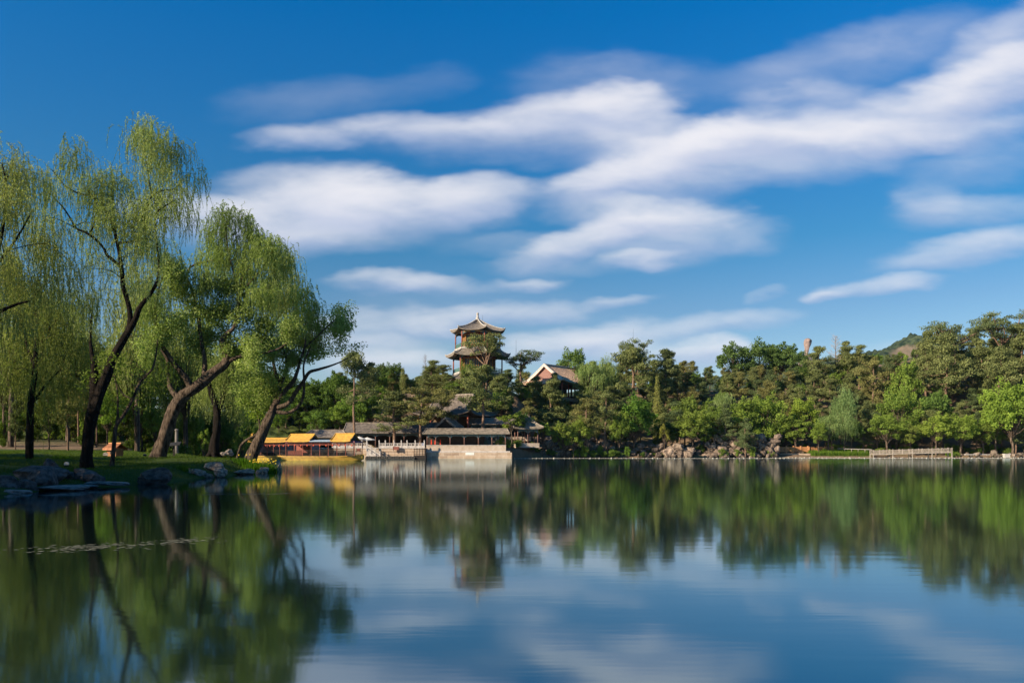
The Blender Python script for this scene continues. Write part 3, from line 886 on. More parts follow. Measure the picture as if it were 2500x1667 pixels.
# --- the waterside gallery and the buildings behind it
c0 = PXX(1138.5, 173.2)
cols = [PXX(p, 173.2) - c0 for p in (1043, 1064, 1099, 1133.5, 1168, 1201, 1234)]
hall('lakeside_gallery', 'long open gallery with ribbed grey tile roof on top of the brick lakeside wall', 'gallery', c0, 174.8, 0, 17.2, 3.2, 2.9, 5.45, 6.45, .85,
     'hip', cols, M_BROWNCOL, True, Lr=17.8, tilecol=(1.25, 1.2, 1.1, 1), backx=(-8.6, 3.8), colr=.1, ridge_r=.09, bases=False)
c1 = PXX(955, 182)
hall('terrace_gallery', 'long grey-roofed timber building behind the terrace balustrade and parasols', 'building', c1, 183.5, R(-1.5), 19.5, 6, 2.4, 5.75, 8.0, .9, 'gable',
     None, M_BROWNCOL, True, tilecol=(.9, .88, .88, 1), colr=.12)
hall('cross_gable_porch', 'small gabled porch roof poking above the lakeside gallery', 'building', PXX(1096, 180), 181.5, R(90 - 12), 6.0, 3.9, 2.4, 7.0, 8.9, .5, 'gable',
     [-3, 3], M_BROWNCOL, True, tilecol=(.95, .9, .88, 1), ridge_r=.2, fret=False, sag=.1)
hall('low_shore_house', 'low house with a plain weathered grey roof behind the tour boat', 'house', PXX(795, 176), 177.5, R(3), 9.0, 4.5, 2.3, 4.7, 6.2, .8, 'hip', None, M_BROWNCOL, True,
     Lr=7.0, tilecol=(1.15, 1.12, 1.12, 1), colr=.12)
hall('upper_gallery', 'upper gallery with grey tile roof and pale green fret behind the waterside roof', 'gallery', PXX(1222, 189), 190, R(-2), 14.0, 3.2, 5.0, 8.0, 9.35, .8, 'gable',
     None, M_BROWNCOL, True, tilecol=(1.05, 1.02, 1.0, 1), colr=.1)
hall('corner_kiosk', 'pyramid-roofed corner pavilion half hidden by the thin trees right of the gallery', 'pavilion', PXX(1285, 182), 183, R(8), 4.6, 4.6, 3.4, 6.7, 10.2, 1.2, 'hip',
     [-2.3, 0, 2.3], M_BROWNCOL, False, Lr=.1, up=.35, tilecol=(1.15, 1.1, 1.0, 1), colr=.12, sag=.4)
# main hall, corner towards the camera
th = R(-27); L_, W_ = 14.0, 11.0
corner = Vector((PXX(1149, 184.5), 184.5, 0))
off = Matrix.Rotation(th, 3, 'Z') @ Vector((L_ / 2 + 1.4, -W_ / 2 - 1.4, 0))
ctr = corner - off
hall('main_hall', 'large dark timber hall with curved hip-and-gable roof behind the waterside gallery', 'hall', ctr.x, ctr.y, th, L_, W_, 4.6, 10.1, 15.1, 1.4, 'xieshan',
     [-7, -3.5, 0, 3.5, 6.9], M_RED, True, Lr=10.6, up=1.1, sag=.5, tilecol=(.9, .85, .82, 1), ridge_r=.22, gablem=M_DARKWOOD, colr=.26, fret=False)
# upper brick-red gabled hall on the hill
th = R(90 - 40)
ap = P3(1328, 889, 234)
g = hall('gabled_temple_hall', 'hilltop hall with brick-red gable, white bargeboard and brown tile roof', 'hall', 0, 0, th, 22, 14.5, 17.0, 21.2, ap.z - .1, 1.4, 'xieshan',
     None, M_RED, True, Lr=20.2, up=.9, sag=.22, sm=.72, tilecol=(2.7, 2.1, 1.7, 1), ridge_r=.16, gablem=material('red_plaster', (.27, .145, .12), (.21, .105, .085), .9, 2), barge=material('white_barge', (.80, .66, .54), (.64, .50, .40), .7, 3), fret=False, colr=.22)
d = Matrix.Rotation(th, 3, 'Z') @ Vector((-10.1, 0, 0))
g.location = (ap.x - d.x, 234 - d.y, 17.0)

# --- the hexagonal three-storey pavilion tower
TC = (PXX(1166, 215), 215.0)
def hexpt(Rr, k, z, twist=10.0):
    a = R(twist + 60 * k)
    return (Rr * math.cos(a), -Rr * math.sin(a), z)
TZ = 17.2
tw = thing('pavilion_tower', 'three-storey hexagonal pavilion tower with curved grey roofs and red columns', 'pavilion', (TC[0], TC[1], TZ))
def hex_roof(Rin, Rout, ztop, zeave, up, sag, finial=False):
    mb = MB(); rd = MB()
    zf = lambda v: (ztop - TZ) - (ztop - zeave) * ((1 + sag) * v - sag * v * v)
    for k in range(6):
        A, B = hexpt(Rin, k, 0), hexpt(Rin, k + 1, 0); C_, D_ = hexpt(Rout, k, 0), hexpt(Rout, k + 1, 0)
        roof_patch(mb, A, B, C_, D_, zf, int(Rout / .29), up=up, amp=.06, upexp=3.2)
        pts = []
        for j in range(9):
            v = j / 8
            p = hexpt(Rin + (Rout * 1.015 - Rin) * v, k, zf(v) + .1 + up * v ** 2.5)
            pts.append(p)
        rd.tube(pts, [.17] * 8 + [.13], 6)
        e = Vector(pts[-1]); q = Vector(pts[-2]); d = (e - q).normalized()
        rd.tube([e - d * .3 + Vector((0, 0, .1)), e + Vector((0, 0, .35))], [.12, .05], 5)
    ro = mb.build('roof', M_TILE, tw); ro.color = (1.18, 1.16, 1.13, 1)
    rd.build('ridge', M_RIDGE, ro, True)
    if Rin > 1:
        b = MB()
        for k in range(6):
            b.bar(hexpt(Rin + .05, k, zf(0) + .15), hexpt(Rin + .05, k + 1, zf(0) + .15), .5, .45)
        b.build('ledge', M_RIDGE, tw)
    return ro
def hex_storey(z0, z1, Rc, Rw, rail_h=1.15, rail=True, paint=M_TEAL, bright=False):
    z0 -= TZ; z1 -= TZ
    for k in range(6):
        x, y, _ = hexpt(Rc, k, 0)
        MB().tube([(x, y, z0), (x, y, z1)], [.19, .17], 10).build('column', M_RED, tw, True)
        # intermediate columns
    fl = MB(); fl.prism([hexpt(Rc + .35, k, z0 - .18) for k in range(6)][::-1], (0, 0, .2)); fl.build('floor', M_RIDGE, tw)
    cl = MB(); cl.prism([hexpt(Rc + .1, k, z1 - .02) for k in range(6)][::-1], (0, 0, .1)); cl.build('ceiling', M_DARKWOOD, tw)
    for k in range(6):
        a = Vector(hexpt(Rc, k, 0)); b = Vector(hexpt(Rc, k + 1, 0))
        bm_ = MB(); bm_.bar(a + Vector((0, 0, z1 - .28)), b + Vector((0, 0, z1 - .28)), .2, .5)
        bm_.build('beam', paint, tw)
        d = (b - a)
        pb = MB(); nrm = Vector((d.y, -d.x, 0)).normalized()
        if nrm.dot(a) < 0: nrm = -nrm
        if bright:
            for s0, s1, mm in ((.08, .38, M_GOLD), (.42, .58, material('blue_paint', (.08, .16, .42), (.05, .1, .3), .6)), (.62, .92, M_GOLD)):
                q = MB(); q.bar(a.lerp(b, s0) + nrm * .12 + Vector((0, 0, z1 - .36)), a.lerp(b, s1) + nrm * .12 + Vector((0, 0, z1 - .36)), .04, .18); q.build('painted_panel', mm, tw)
        br = MB()
        for s, e in ((a, b), (b, a)):
            dd = (e - s).normalized()
            zz = z1 - .5
            p0 = s + Vector((0, 0, zz)); 
            br.prism([p0, p0 + dd * 1.5, p0 + dd * .9 + Vector((0, 0, -.16)), p0 + dd * .4 + Vector((0, 0, -.42)), p0 + dd * .12 + Vector((0, 0, -.95)), p0 + Vector((0, 0, -.95))], nrm * .08)
        br.build('bracket', M_TEAL, tw)
        # inner room wall with lattice windows
        ia = Vector(hexpt(Rw, k, 0)); ib = Vector(hexpt(Rw, k + 1, 0))
        wl = MB(); wl.bar(ia + Vector((0, 0, z0 + .55)), ib + Vector((0, 0, z0 + .55)), .16, 1.1)
        wl.build('wall', M_SALMON, tw)
        up_ = MB(); up_.bar(ia + Vector((0, 0, z1 - .45)), ib + Vector((0, 0, z1 - .45)), .14, .9); up_.build('wall', M_RED, tw)
        gl = MB(); gl.bar(ia * .985 + Vector((0, 0, (z0 + 1.1 + z1 - .9) / 2)), ib * .985 + Vector((0, 0, (z0 + 1.1 + z1 - .9) / 2)), .05, z1 - z0 - 2.0)
        wo_ = gl.build('window', material('window_dark', (.05, .05, .055), (.02, .02, .022), .25, 3), tw)
        fr = MB()
        ne = 8
        for j in range(ne + 1):
            p = ia.lerp(ib, j / ne)
            fr.bar(p + Vector((0, 0, z0 + 1.05)), p + Vector((0, 0, z1 - .85)), .12 if j % 2 == 0 else .07)
        fr.bar(ia + Vector((0, 0, z0 + 1.15)), ib + Vector((0, 0, z0 + 1.15)), .12, .14)
        fr.bar(ia + Vector((0, 0, z1 - .95)), ib + Vector((0, 0, z1 - .95)), .12, .1)
        fr.build('frame', M_GOLD, wo_)
        if rail:
            rl = MB()
            for zz in (.15, .55, rail_h): rl.bar(a + Vector((0, 0, z0 + zz)), b + Vector((0, 0, z0 + zz)), .09, .1)
            nb = 22
            for j in range(nb + 1):
                p = a.lerp(b, j / nb)
                big = j % 7 == 0
                rl.bar(p + Vector((0, 0, z0)), p + Vector((0, 0, z0 + (rail_h + .28 if big else rail_h))), .12 if big else .05)
            rl.build('balustrade', M_GREENWOOD, tw)
hex_storey(29.0, 33.5, 6.1, 4.4, bright=True)
hex_storey(22.4, 27.2, 6.7, 4.9)
hex_storey(TZ, 21.0, 7.2, 5.3, rail=True)
top = hex_roof(.25, 7.55, 37.1, 33.5, .75, .30)
hex_roof(6.15, 8.95, 28.75, 26.8, .65, .25)
hex_roof(6.75, 9.5, 22.2, 20.3, .65, .25)
MB().lathe([(.62, 0), (.66, .25), (.48, .4), (.45, .75), (.34, .9), (.30, 1.25), (.24, 1.35), (.30, 1.5), (.36, 1.75), (.30, 2.0), (.12, 2.12)], (0, 0, 36.85 - TZ), 14).build('finial', M_RIDGE, top, True)
MB().tube([(1.35, 0, 36.2 - TZ), (1.35, 0, 38.3 - TZ)], [.03, .02], 5).build('lightning_rod', M_BLACK, top)
MB().prism([hexpt(8.2, k, -1.2) for k in range(6)][::-1], (0, 0, 1.15)).build('platform', M_BRICK, tw)
b = MB()
for k in range(6):
    a = Vector(hexpt(9.6, k, 0)); c = Vector(hexpt(9.6, k + 1, 0))
    for zz in (.25, .9): b.bar(a + Vector((0, 0, zz)), c + Vector((0, 0, zz)), .16, .14)
    for j in range(9):
        p = a.lerp(c, j / 9); b.bar(p + Vector((0, 0, -.4)), p + Vector((0, 0, 1.15)), .2)
b.build('stone_balustrade', M_MARBLE, tw)
MB().prism([hexpt(10.0, k, -3.0) for k in range(6)][::-1], (0, 0, 2.9)).build('terrace', M_BRICK, tw)

for (px, yt, yb, Y, lab) in ((1260, 829, 860, 222, 'thin dark lightning mast rising above the pine right of the tower'), (1546, 802, 840, 232, 'thin dark lightning mast rising above the flat-topped pine')):
    x = PXX(px, Y); g0 = gz(x, Y)
    t = thing('lightning_mast', lab, 'mast', (x, Y, g0))
    MB().tube([(0, 0, 0), (0, 0, PXZ(yt, Y) - g0 - 2.5)], [.07, .045], 6).build('pole', M_BLACK, t)
    MB().tube([(0, 0, PXZ(yt, Y) - g0 - 2.5), (0, 0, PXZ(yt, Y) - g0)], [.03, .015], 5).build('rod', M_BLACK, t)
# ------------------------------------------------------------------ boats
def boat(label, px, Y, rz, L, beam, roofs, canopy, fr=1.0):
    t = thing('tour_boat', label, 'boat', (PXX(px, Y), Y, 0), rz, 'yellow-roofed tour boats')
    # hull: lofted sections, bow (right end) and stern rise
    rows = []
    n = 22
    for i in range(n + 1):
        s = i / n; x = (s - .5) * L
        w = beam / 2 * (1 - max(0, (s - .72) / .28) ** 2 * .86) * (1 - max(0, (.12 - s) / .12) ** 2 * .45)
        zt = .74 + .34 * max(0, (s - .7) / .3) ** 2 + .16 * max(0, (.2 - s) / .2) ** 2
        zb = -.35 + .6 * max(0, (s - .82) / .18) ** 2
        rows.append([(x, -w * 1.04, zt), (x, -w * 1.05, zt - .16), (x, -w, zt - .2), (x, -w * .9, zb + .2), (x, -w * .6, zb), (x, w * .6, zb), (x, w * .9, zb + .2), (x, w, zt - .2), (x, w * 1.05, zt - .16), (x, w * 1.04, zt), (x, w * .8, zt - .1), (x, -w * .8, zt - .1), (x, -w * 1.04, zt)])
    mb = MB().grid(rows); mb.poly(rows[0][:-1]); mb.poly(rows[-1][:-1][::-1])
    mb.build('hull', M_HULL, t)
    g = MB()
    for i in range(n):
        g.bar(Vector(rows[i][0]) + Vector((0, -.03, -.03)), Vector(rows[i + 1][0]) + Vector((0, -.03, -.03)), .06, .09)
    g.build('gunwale', M_YELLOW, t)
    x0, x1 = -L * .36, L * .44
    by = beam / 2 - .25
    MB().box(x0, x1, -by, by, .78, .88).build('deck', M_DARKWOOD, t)
    H = 3.35
    k = 0
    nx = 8
    for i in range(nx + 1):
        x = x0 + (x1 - x0) * i / nx
        for sy in (-1, 1):
            MB().tube([(x, sy * by, .85), (x, sy * by, H)], [.06, .06], 6).build('column', M_RED, t)
    for sy in (-1, 1):
        rl = MB()
        rl.box(x0, x1, sy * by - .03, sy * by + .03, 1.72, 1.79).box(x0, x1, sy * by - .02, sy * by + .02, 1.0, 1.05)
        m = int((x1 - x0) / .16)
        for i in range(m): rl.box(x0 + i * .16, x0 + i * .16 + .035, sy * by - .02, sy * by + .02, .85, 1.72)
        rl.build('railing', M_DARKWOOD, t)
    MB().box(x0, x1, -by - .04, by + .04, H - .28, H).build('beam', material('boat_beam', (.10, .07, .16), (.14, .03, .03), .6, 1.2), t)
    fr = MB()
    for sy in (-1, 1):
        m = int((x1 - x0) / .2)
        for i in range(m): fr.box(x0 + i * .2, x0 + i * .2 + .05, sy * by - .02, sy * by + .02, H - .62, H - .28)
        fr.box(x0, x1, sy * by - .02, sy * by + .02, H - .66, H - .6)
    fr.build('lattice', M_RED, t)
    # seats and half-height red panelling
    MB().box(x0 + .3, x0 + 3.2, -by + .02, -by + .08, .88, 1.66).build('panel', M_RED, t)
    MB().box(x0 + .3, x0 + 3.2, by - .08, by - .02, .88, 2.6).build('panel', M_RED, t)
    st_ = MB()
    for i in range(9): st_.box(x0 + 1 + i * 1.1, x0 + 1.45 + i * 1.1, -by * .7, by * .7, .88, 1.35)
    st_.build('seat', M_DARKWOOD, t)
    lan = MB().lathe([(.04, .16), (.12, .08), (.15, 0), (.12, -.1), (.04, -.17)], (0, 0, 0), 8).mesh('lantern', material('lantern_red', (.62, .10, .045), (.5, .07, .03), .6, 3), True)
    for i in range(11):
        o = obj('lantern', lan, t, (x0 + .5 + (x1 - x0 - 1) * i / 10, -by + .05, H - .75))
    def gable_roof(xa, xb, zr, hw):
        r = MB()
        def pf(s): return zr - (zr - H - .02) * (1.28 * s - .28 * s * s)
        for sg in (-1, 1):
            roof_patch(r, (xa, 0), (xb, 0), (xa - .15, sg * hw), (xb + .15, sg * hw), pf, int((xb - xa) / .22), nv=6, up=.12, amp=.035)
        ro = r.build('roof', M_YELLOW, t)
        rd = MB()
        rd.tube([(xa - .1, 0, zr + .07), (xb + .1, 0, zr + .07)], [.09, .09], 6)
        for xx in (xa - .08, xb + .08):
            for sg in (-1, 1): rd.tube([(xx, sg * hw * j / 5, pf(j / 5) + .07 + .12 * (j / 5) ** 2.5) for j in range(6)], [.08] * 6, 6)
        rd.build('ridge', M_YELLOW, ro)
        for xx in (xa + .1, xb - .1):
            gg = MB(); gg.poly([(xx, -hw * .85, H), (xx, hw * .85, H), (xx, hw * .4, pf(.4) - .05), (xx, 0, zr - .12), (xx, -hw * .4, pf(.4) - .05)]); gg.build('gable', M_DARKWOOD, t)
    for (xa, xb, zr) in roofs: gable_roof(xa, xb, zr, by + .42)
    for (xa, xb) in canopy:
        c = MB(); rws = []
        for j in range(5):
            y = -by - .4 + (2 * by + .8) * j / 4
            rws.append([(xa + (xb - xa) * i / 6, y, H + .05 + .22 * (1 - (2 * j / 4 - 1) ** 2)) for i in range(7)])
        c.grid(rws); c.grid([[(p[0], p[1], p[2] - .12) for p in r] for r in rws]); c.box(xa, xb, -by - .42, -by - .36, H - .1, H + .08)
        c.build('canopy', M_BLUEGREY, t)
    return t
boat('long yellow tour boat with two gabled yellow roofs and a blue canopy', 783, 139, R(-14), 16.2, 3.6, [(-5.7, -1.2, 4.55), (2.9, 6.4, 4.6)], [(-1.2, 2.9)])
boat('smaller tour boat with a low pale yellow roof, partly hidden behind the leaning trunk', 640, 150, R(-10), 12.5, 3.3, [(-4.6, -1.8, 4.9), (-1.8, 5.4, 4.0)], [])

# ------------------------------------------------------------------ small things on the terrace
def parasol(px, py, Y, label, r=1.55):
    x = PXX(px, Y); t = thing('parasol', label, 'parasol', (x, Y, 2.36), 0, 'white parasols on the terrace')
    z = PXZ(py, Y) - 2.36
    rows = [[(r * s * math.cos(2 * math.pi * k / 8), r * s * math.sin(2 * math.pi * k / 8), z - .62 * s + .1 * s * s) for k in range(9)] for s in (0, .35, .7, 1)]
    m = MB().grid(rows); m.grid([rows[-1], [(p[0], p[1], p[2] - .16) for p in rows[-1]]])
    m.build('canopy', M_WHITE, t)
    MB().tube([(0, 0, 0), (0, 0, z + .12)], [.035, .03], 6).build('pole', M_GREYWOOD, t)
parasol(877, 1065, 172, 'white parasol with a peaked top, left one on the terrace')
parasol(897, 1067, 173, 'flatter white parasol, right one on the terrace', 1.75)
def box_thing(name, label, cat, px, py0, py1, w, Y, mat, dpt=.3, legs=True):
    x = PXX(px, Y); z1 = PXZ(py0, Y); z0 = PXZ(py1, Y); hw = w / F * Y / 2
    t = thing(name, label, cat, (x, Y, z0))
    h = z1 - z0
    MB().box(-hw, hw, 0, dpt, h * .2 if legs else 0, h).build('panel', mat, t)
    MB().box(-hw - .04, -hw + .04, -.02, dpt * .9, 0, h + .05).box(hw - .04, hw + .04, -.02, dpt * .9, 0, h + .05).build('frame', M_DARKWOOD, t)
    return t
box_thing('notice_board', 'bright blue board standing in the dark gallery near the wall corner', 'board', 1028, 1081, 1092, 15, 177, material('blue_board', (.07, .25, .60), (.05, .18, .45), .5), .08)
box_thing('red_bench', 'dark red box bench right of the terrace steps in front of the balustrade', 'bench', 875, 1094, 1103, 9, 168.4, material('red_box', (.26, .09, .065), (.19, .06, .045), .8))
box_thing('red_planter', 'brownish red planter box on the terrace near the pine trunks', 'planter', 967, 1090, 1100, 14, 169.3, material('red_box', (.26, .09, .065)))
for (px, lab) in ((1053, 'red cloth banner hanging in the first gallery bay'), (1062, 'red cloth banner hanging beside the second gallery column'), (1075, 'bright red cloth banner hanging inside the second wide gallery bay')):
    x = PXX(px, 175.3); t = thing('banner', lab, 'banner', (x, 175.3, 3.0), 0, 'red banners in the gallery')
    MB().grid([[(-.09, .02 * math.sin(z * 5), z), (.09, -.02 * math.sin(z * 4), z)] for z in (.05, .4, .8, 1.15)]).build('cloth', material('red_cloth', (.75, .06, .02), (.6, .04, .015), .8), t)
    MB().bar((-.14, 0, 1.17), (.14, 0, 1.17), .03).build('rod', M_DARKWOOD, t)

# ------------------------------------------------------------------ right shore: fence, footbridge, rail, floats
def picket_fence(label, p0, p1, Y0, Y1, py_base, hpx, n, mat, name='picket_fence'):
    a = Vector((PXX(p0, Y0), Y0, 0)); b = Vector((PXX(p1, Y1), Y1, 0)); z = PXZ(py_base, (Y0 + Y1) / 2)
    t = thing(name, label, 'fence', (a.x, a.y, z)); d = b - a; h = hpx / F * Y0
    for k in range(n + 1):
        p = d * (k / n); zz = .25 * math.sin(k * 1.7) * 0
        MB().box(p.x - .14, p.x + .14, p.y - .14, p.y + .14, -.5, h * 1.18).build('post', mat, t)
    for k in range(n):
        mb = MB(); q0 = d * (k / n); q1 = d * ((k + 1) / n)
        for zz in (h * .18, h * .86): mb.bar(q0 + Vector((0, 0, zz)), q1 + Vector((0, 0, zz)), .09, .12)
        for j in range(1, 6):
            p = q0.lerp(q1, j / 6); mb.box(p.x - .08, p.x + .08, p.y - .05, p.y + .05, 0, h)
        mb.build('pickets', mat, t)
picket_fence('orange wooden picket fence on the bank right of the rock outcrop', 1902, 1972, 204, 205, 1103, 12.5, 4, M_ORANGEWOOD)
picket_fence('lower orange picket fence behind the reeds, left of the pale tree trunk', 1975, 2033, 206, 208, 1101, 10, 3, M_ORANGEWOOD)
# stone revetment and little opening below the fence
t = thing('stone_quay', 'low stone quay below the orange picket fence with a dark culvert', 'quay', (PXX(1938, 203), 202.2, 0))
MB().box(-1.2, 4.2, 0, 2.5, -.8, 1.0).build('quay', M_BLOCK, t)
MB().box(-4.0, -1.2, 0, 2.5, .7, 1.05).box(-3.9, -3.5, .1, 2.4, -.8, .7).box(-2.9, -2.7, .1, 2.4, -.8, .7).box(-1.95, -1.75, .1, 2.4, -.8, .7).build('culvert', M_BLOCK, t)

def footbridge():
    Y0, Y1 = 201.0, 198.5
    a = Vector((PXX(2128, Y0), Y0, PXZ(1109, Y0))); b = Vector((PXX(2319, Y1), Y1, PXZ(1103.5, Y1)))
    t = thing('footbridge', 'long low pale timber footbridge with white railing over the shallows', 'bridge', (a.x, a.y, 0))
    d = b - a; A = Vector((0, 0, a.z))
    MB().bar(A, A + d, 1.9, .28).build('deck', M_GREYWOOD, t)
    n = 8
    for k in range(n + 1):
        p = A + d * (k / n)
        for s in (-.9, .9):
            MB().box(p.x - .09, p.x + .09, s - .09 + p.y, s + .09 + p.y, p.z - 1.6 if k % 2 == 0 else p.z - .2, p.z + 1.15).build('post', M_GREYWOOD, t)
    for k in range(n):
        q0 = A + d * (k / n); q1 = A + d * ((k + 1) / n)
        for s in (-.9, .9):
            mb = MB()
            for zz in (.3, .95): mb.bar(q0 + Vector((0, s, zz)), q1 + Vector((0, s, zz)), .07, .08)
            for j in range(1, 7):
                p = q0.lerp(q1, j / 7); mb.box(p.x - .04, p.x + .04, p.y + s - .03, p.y + s + .03, p.z + .3, p.z + .95)
            mb.build('railing', M_GREYWOOD, t)
footbridge()
t = thing('path_rail', 'thin white rail running behind the reeds toward the footbridge', 'rail', (PXX(2046, 206), 206, 1.3))
w = PXX(2128, 203) - PXX(2046, 206)
mb = MB()
for k in range(6): mb.box(w * k / 5 - .06, w * k / 5 + .06, -3 * k / 5 - .06, -3 * k / 5 + .06, -.4, .95 - .18 * k / 5)
mb.build('posts', M_GREYWOOD, t)
MB().bar((0, 0, .95), (w, -3, .72), .1, .09).build('rail', M_MARBLE, t)
t = thing('path_curb', 'low pale stone kerb of the waterside path near the right picture edge', 'kerb', (PXX(2355, 203), 203, .75))
MB().bar((0, 0, 0), (9, 1.5, -.02), .5, .22).build('kerb', M_MARBLE, t)
t = thing('stone_table', 'pale stone block near the water close to the right picture edge', 'block', (PXX(2463, 201), 202, .3))
MB().box(-.7, .7, -.4, .4, -.3, .45).box(-.8, .8, -.5, .5, .45, .65).build('block', M_MARBLE, t)

fl = MB().lathe([(.05, -.12), (.17, -.05), (.19, .04), (.13, .13), (.03, .16)], (0, 0, 0), 8).mesh('float', material('float_white', (.46, .40, .32), (.25, .21, .17), .8, 2), True)
def float_line(label, pts, n):
    P = [Vector((PXX(px, Y), Y, .0)) for px, Y in pts]
    t = thing('float_line', label, 'float line', tuple(P[0]))
    path = [p - P[0] + Vector((0, 0, .03)) for p in catmull(P, 12)]
    MB().tube(path, [.035] * len(path), 5).build('rope', M_GREYWOOD, t)
    L = [0]
    for a, b in zip(path[:-1], path[1:]): L.append(L[-1] + (b - a).length)
    rnd = random.Random(int(P[0].x * 10))
    for k in range(n):
        s = (k + .5 + rnd.uniform(-.35, .35)) / n * L[-1]
        i = max(j for j in range(len(L) - 1) if L[j] <= s)
        p = path[i].lerp(path[i + 1], (s - L[i]) / (L[i + 1] - L[i] + 1e-6))
        o = obj('float', fl, t, (p.x, p.y, .04)); q = rnd.uniform(.35, 1.0); o.scale = (q * rnd.uniform(1, 1.5), q, q)
float_line('long line of small pale floats on the water across the right half of the lake', [(1238, 176), (1450, 178), (1700, 177), (1900, 178.5), (2130, 178), (2330, 180), (2505, 178)], 98)
float_line('shorter second line of pale floats nearer the reeds and footbridge', [(1880, 188), (2010, 190), (2150, 186), (2330, 185), (2420, 188), (2505, 190)], 60)

# ------------------------------------------------------------------ left bank furniture
def at_ground(px, Y):
    x = PXX(px, Y); return (x, Y, gz(x, Y))
x, y, z = at_ground(281, 63)
t = thing('wooden_kiosk', 'little orange wooden kiosk with a scalloped orange tile roof behind the thin tree', 'kiosk', (x, y, z - .05), R(-24)); t.scale = (.82, .82, .9)
M_KIOSK = material('dull_orange_wood', (.36, .16, .07), (.22, .09, .04), .8, 3)
MB().box(-.62, .62, -.42, .42, 0, .82).build('body', M_KIOSK, t)
MB().box(-.15, .55, -.44, -.41, .3, .72).build('opening', M_DARKWOOD, t)
rf = MB()
for sg in (-1, 1):
    roof_patch(rf, (-.8, 0), (.8, 0), (-.88, sg * .68), (.88, sg * .68), lambda v: 1.22 - .42 * v, 7, nv=3, amp=.07)
rf.build('roof', material('orange_tile', (.46, .20, .10), (.32, .13, .06), .8, 3), t)
MB().bar((-.85, 0, 1.27), (.85, 0, 1.27), .1, .08).build('ridge', M_ORANGEWOOD, t)
def spotlight(px, Y, label, s=1.0, col=None):
    s *= .55; x, y, z = at_ground(px, Y)
    t = thing('garden_light', label, 'lamp', (x, y, z), R(20), 'ground lamps on the left lawn')
    MB().box(-.16 * s, .16 * s, -.14 * s, .14 * s, 0, .2 * s).build('base', M_BLACK, t)
    MB().prism([(-.24 * s, -.2 * s, .16 * s), (.24 * s, -.2 * s, .16 * s), (.2 * s, -.12 * s, .36 * s), (0, 0, .46 * s), (-.24 * s, -.05 * s, .38 * s)], (0, .32 * s, .06 * s)).build('housing', col or M_MARBLE, t)
spotlight(163, 47.5, 'white hooded ground lamp on the dark grass left of the forked willow', 1.0)
spotlight(258, 62, 'grey ground lamp just left of the orange kiosk', 1.3, M_GREYWOOD)
spotlight(354, 64, 'dark hooded ground lamp left of the leaning lit trunk', 1.0, M_BLACK)
spotlight(482, 71, 'black ground lamp on the bank crest beside the twin-stem willow', 1.0, M_BLACK)
x, y, z = at_ground(425, 68)
t = thing('information_lectern', 'dark slanted information board on a post right of the leaning lit trunk', 'sign', (x, y, z), R(10))
MB().box(-.07, .07, -.07, .07, 0, 1.0).build('post', M_DARKWOOD, t)
MB().prism([(-.5, -.25, .82), (.5, -.25, .92), (.55, .25, 1.18), (-.35, .25, 1.1)], (0, 0, .06)).build('board', M_BLACK, t)
x, y, z = at_ground(431, 72)
M_POST = material('weathered_post', (.22, .19, .17), (.13, .11, .1), .9, 3)
t = thing('utility_post', 'pale grey square post standing beside the slanted information board', 'post', (x, y, z))
MB().tube([(0, 0, 0), (.02, 0, 2.3)], [.16, .14], 8).lathe([(.2, 2.3), (.17, 2.4), (.05, 2.46)], (0.02, 0, 0), 8).build('post', M_POST, t)

# low walls / path edge behind the lawns
t = thing('path_wall', 'low reddish stone wall along the lakeside path behind the willows', 'wall', (-56, 110, 1.6))
mb = MB(); P = [(-4, -22, .1), (0, -12, .1), (3, 0, .1), (4, 12, .1), (5, 26, .3), (10, 40, .6), (17, 50, .7)]
for a, b in zip(P[:-1], P[1:]): mb.bar(Vector(a), Vector(b), .5, 1.5)
mb.build('wall', material('reddish_stone', (.30, .19, .16), (.17, .11, .10), .9, 1.5, .5), t)

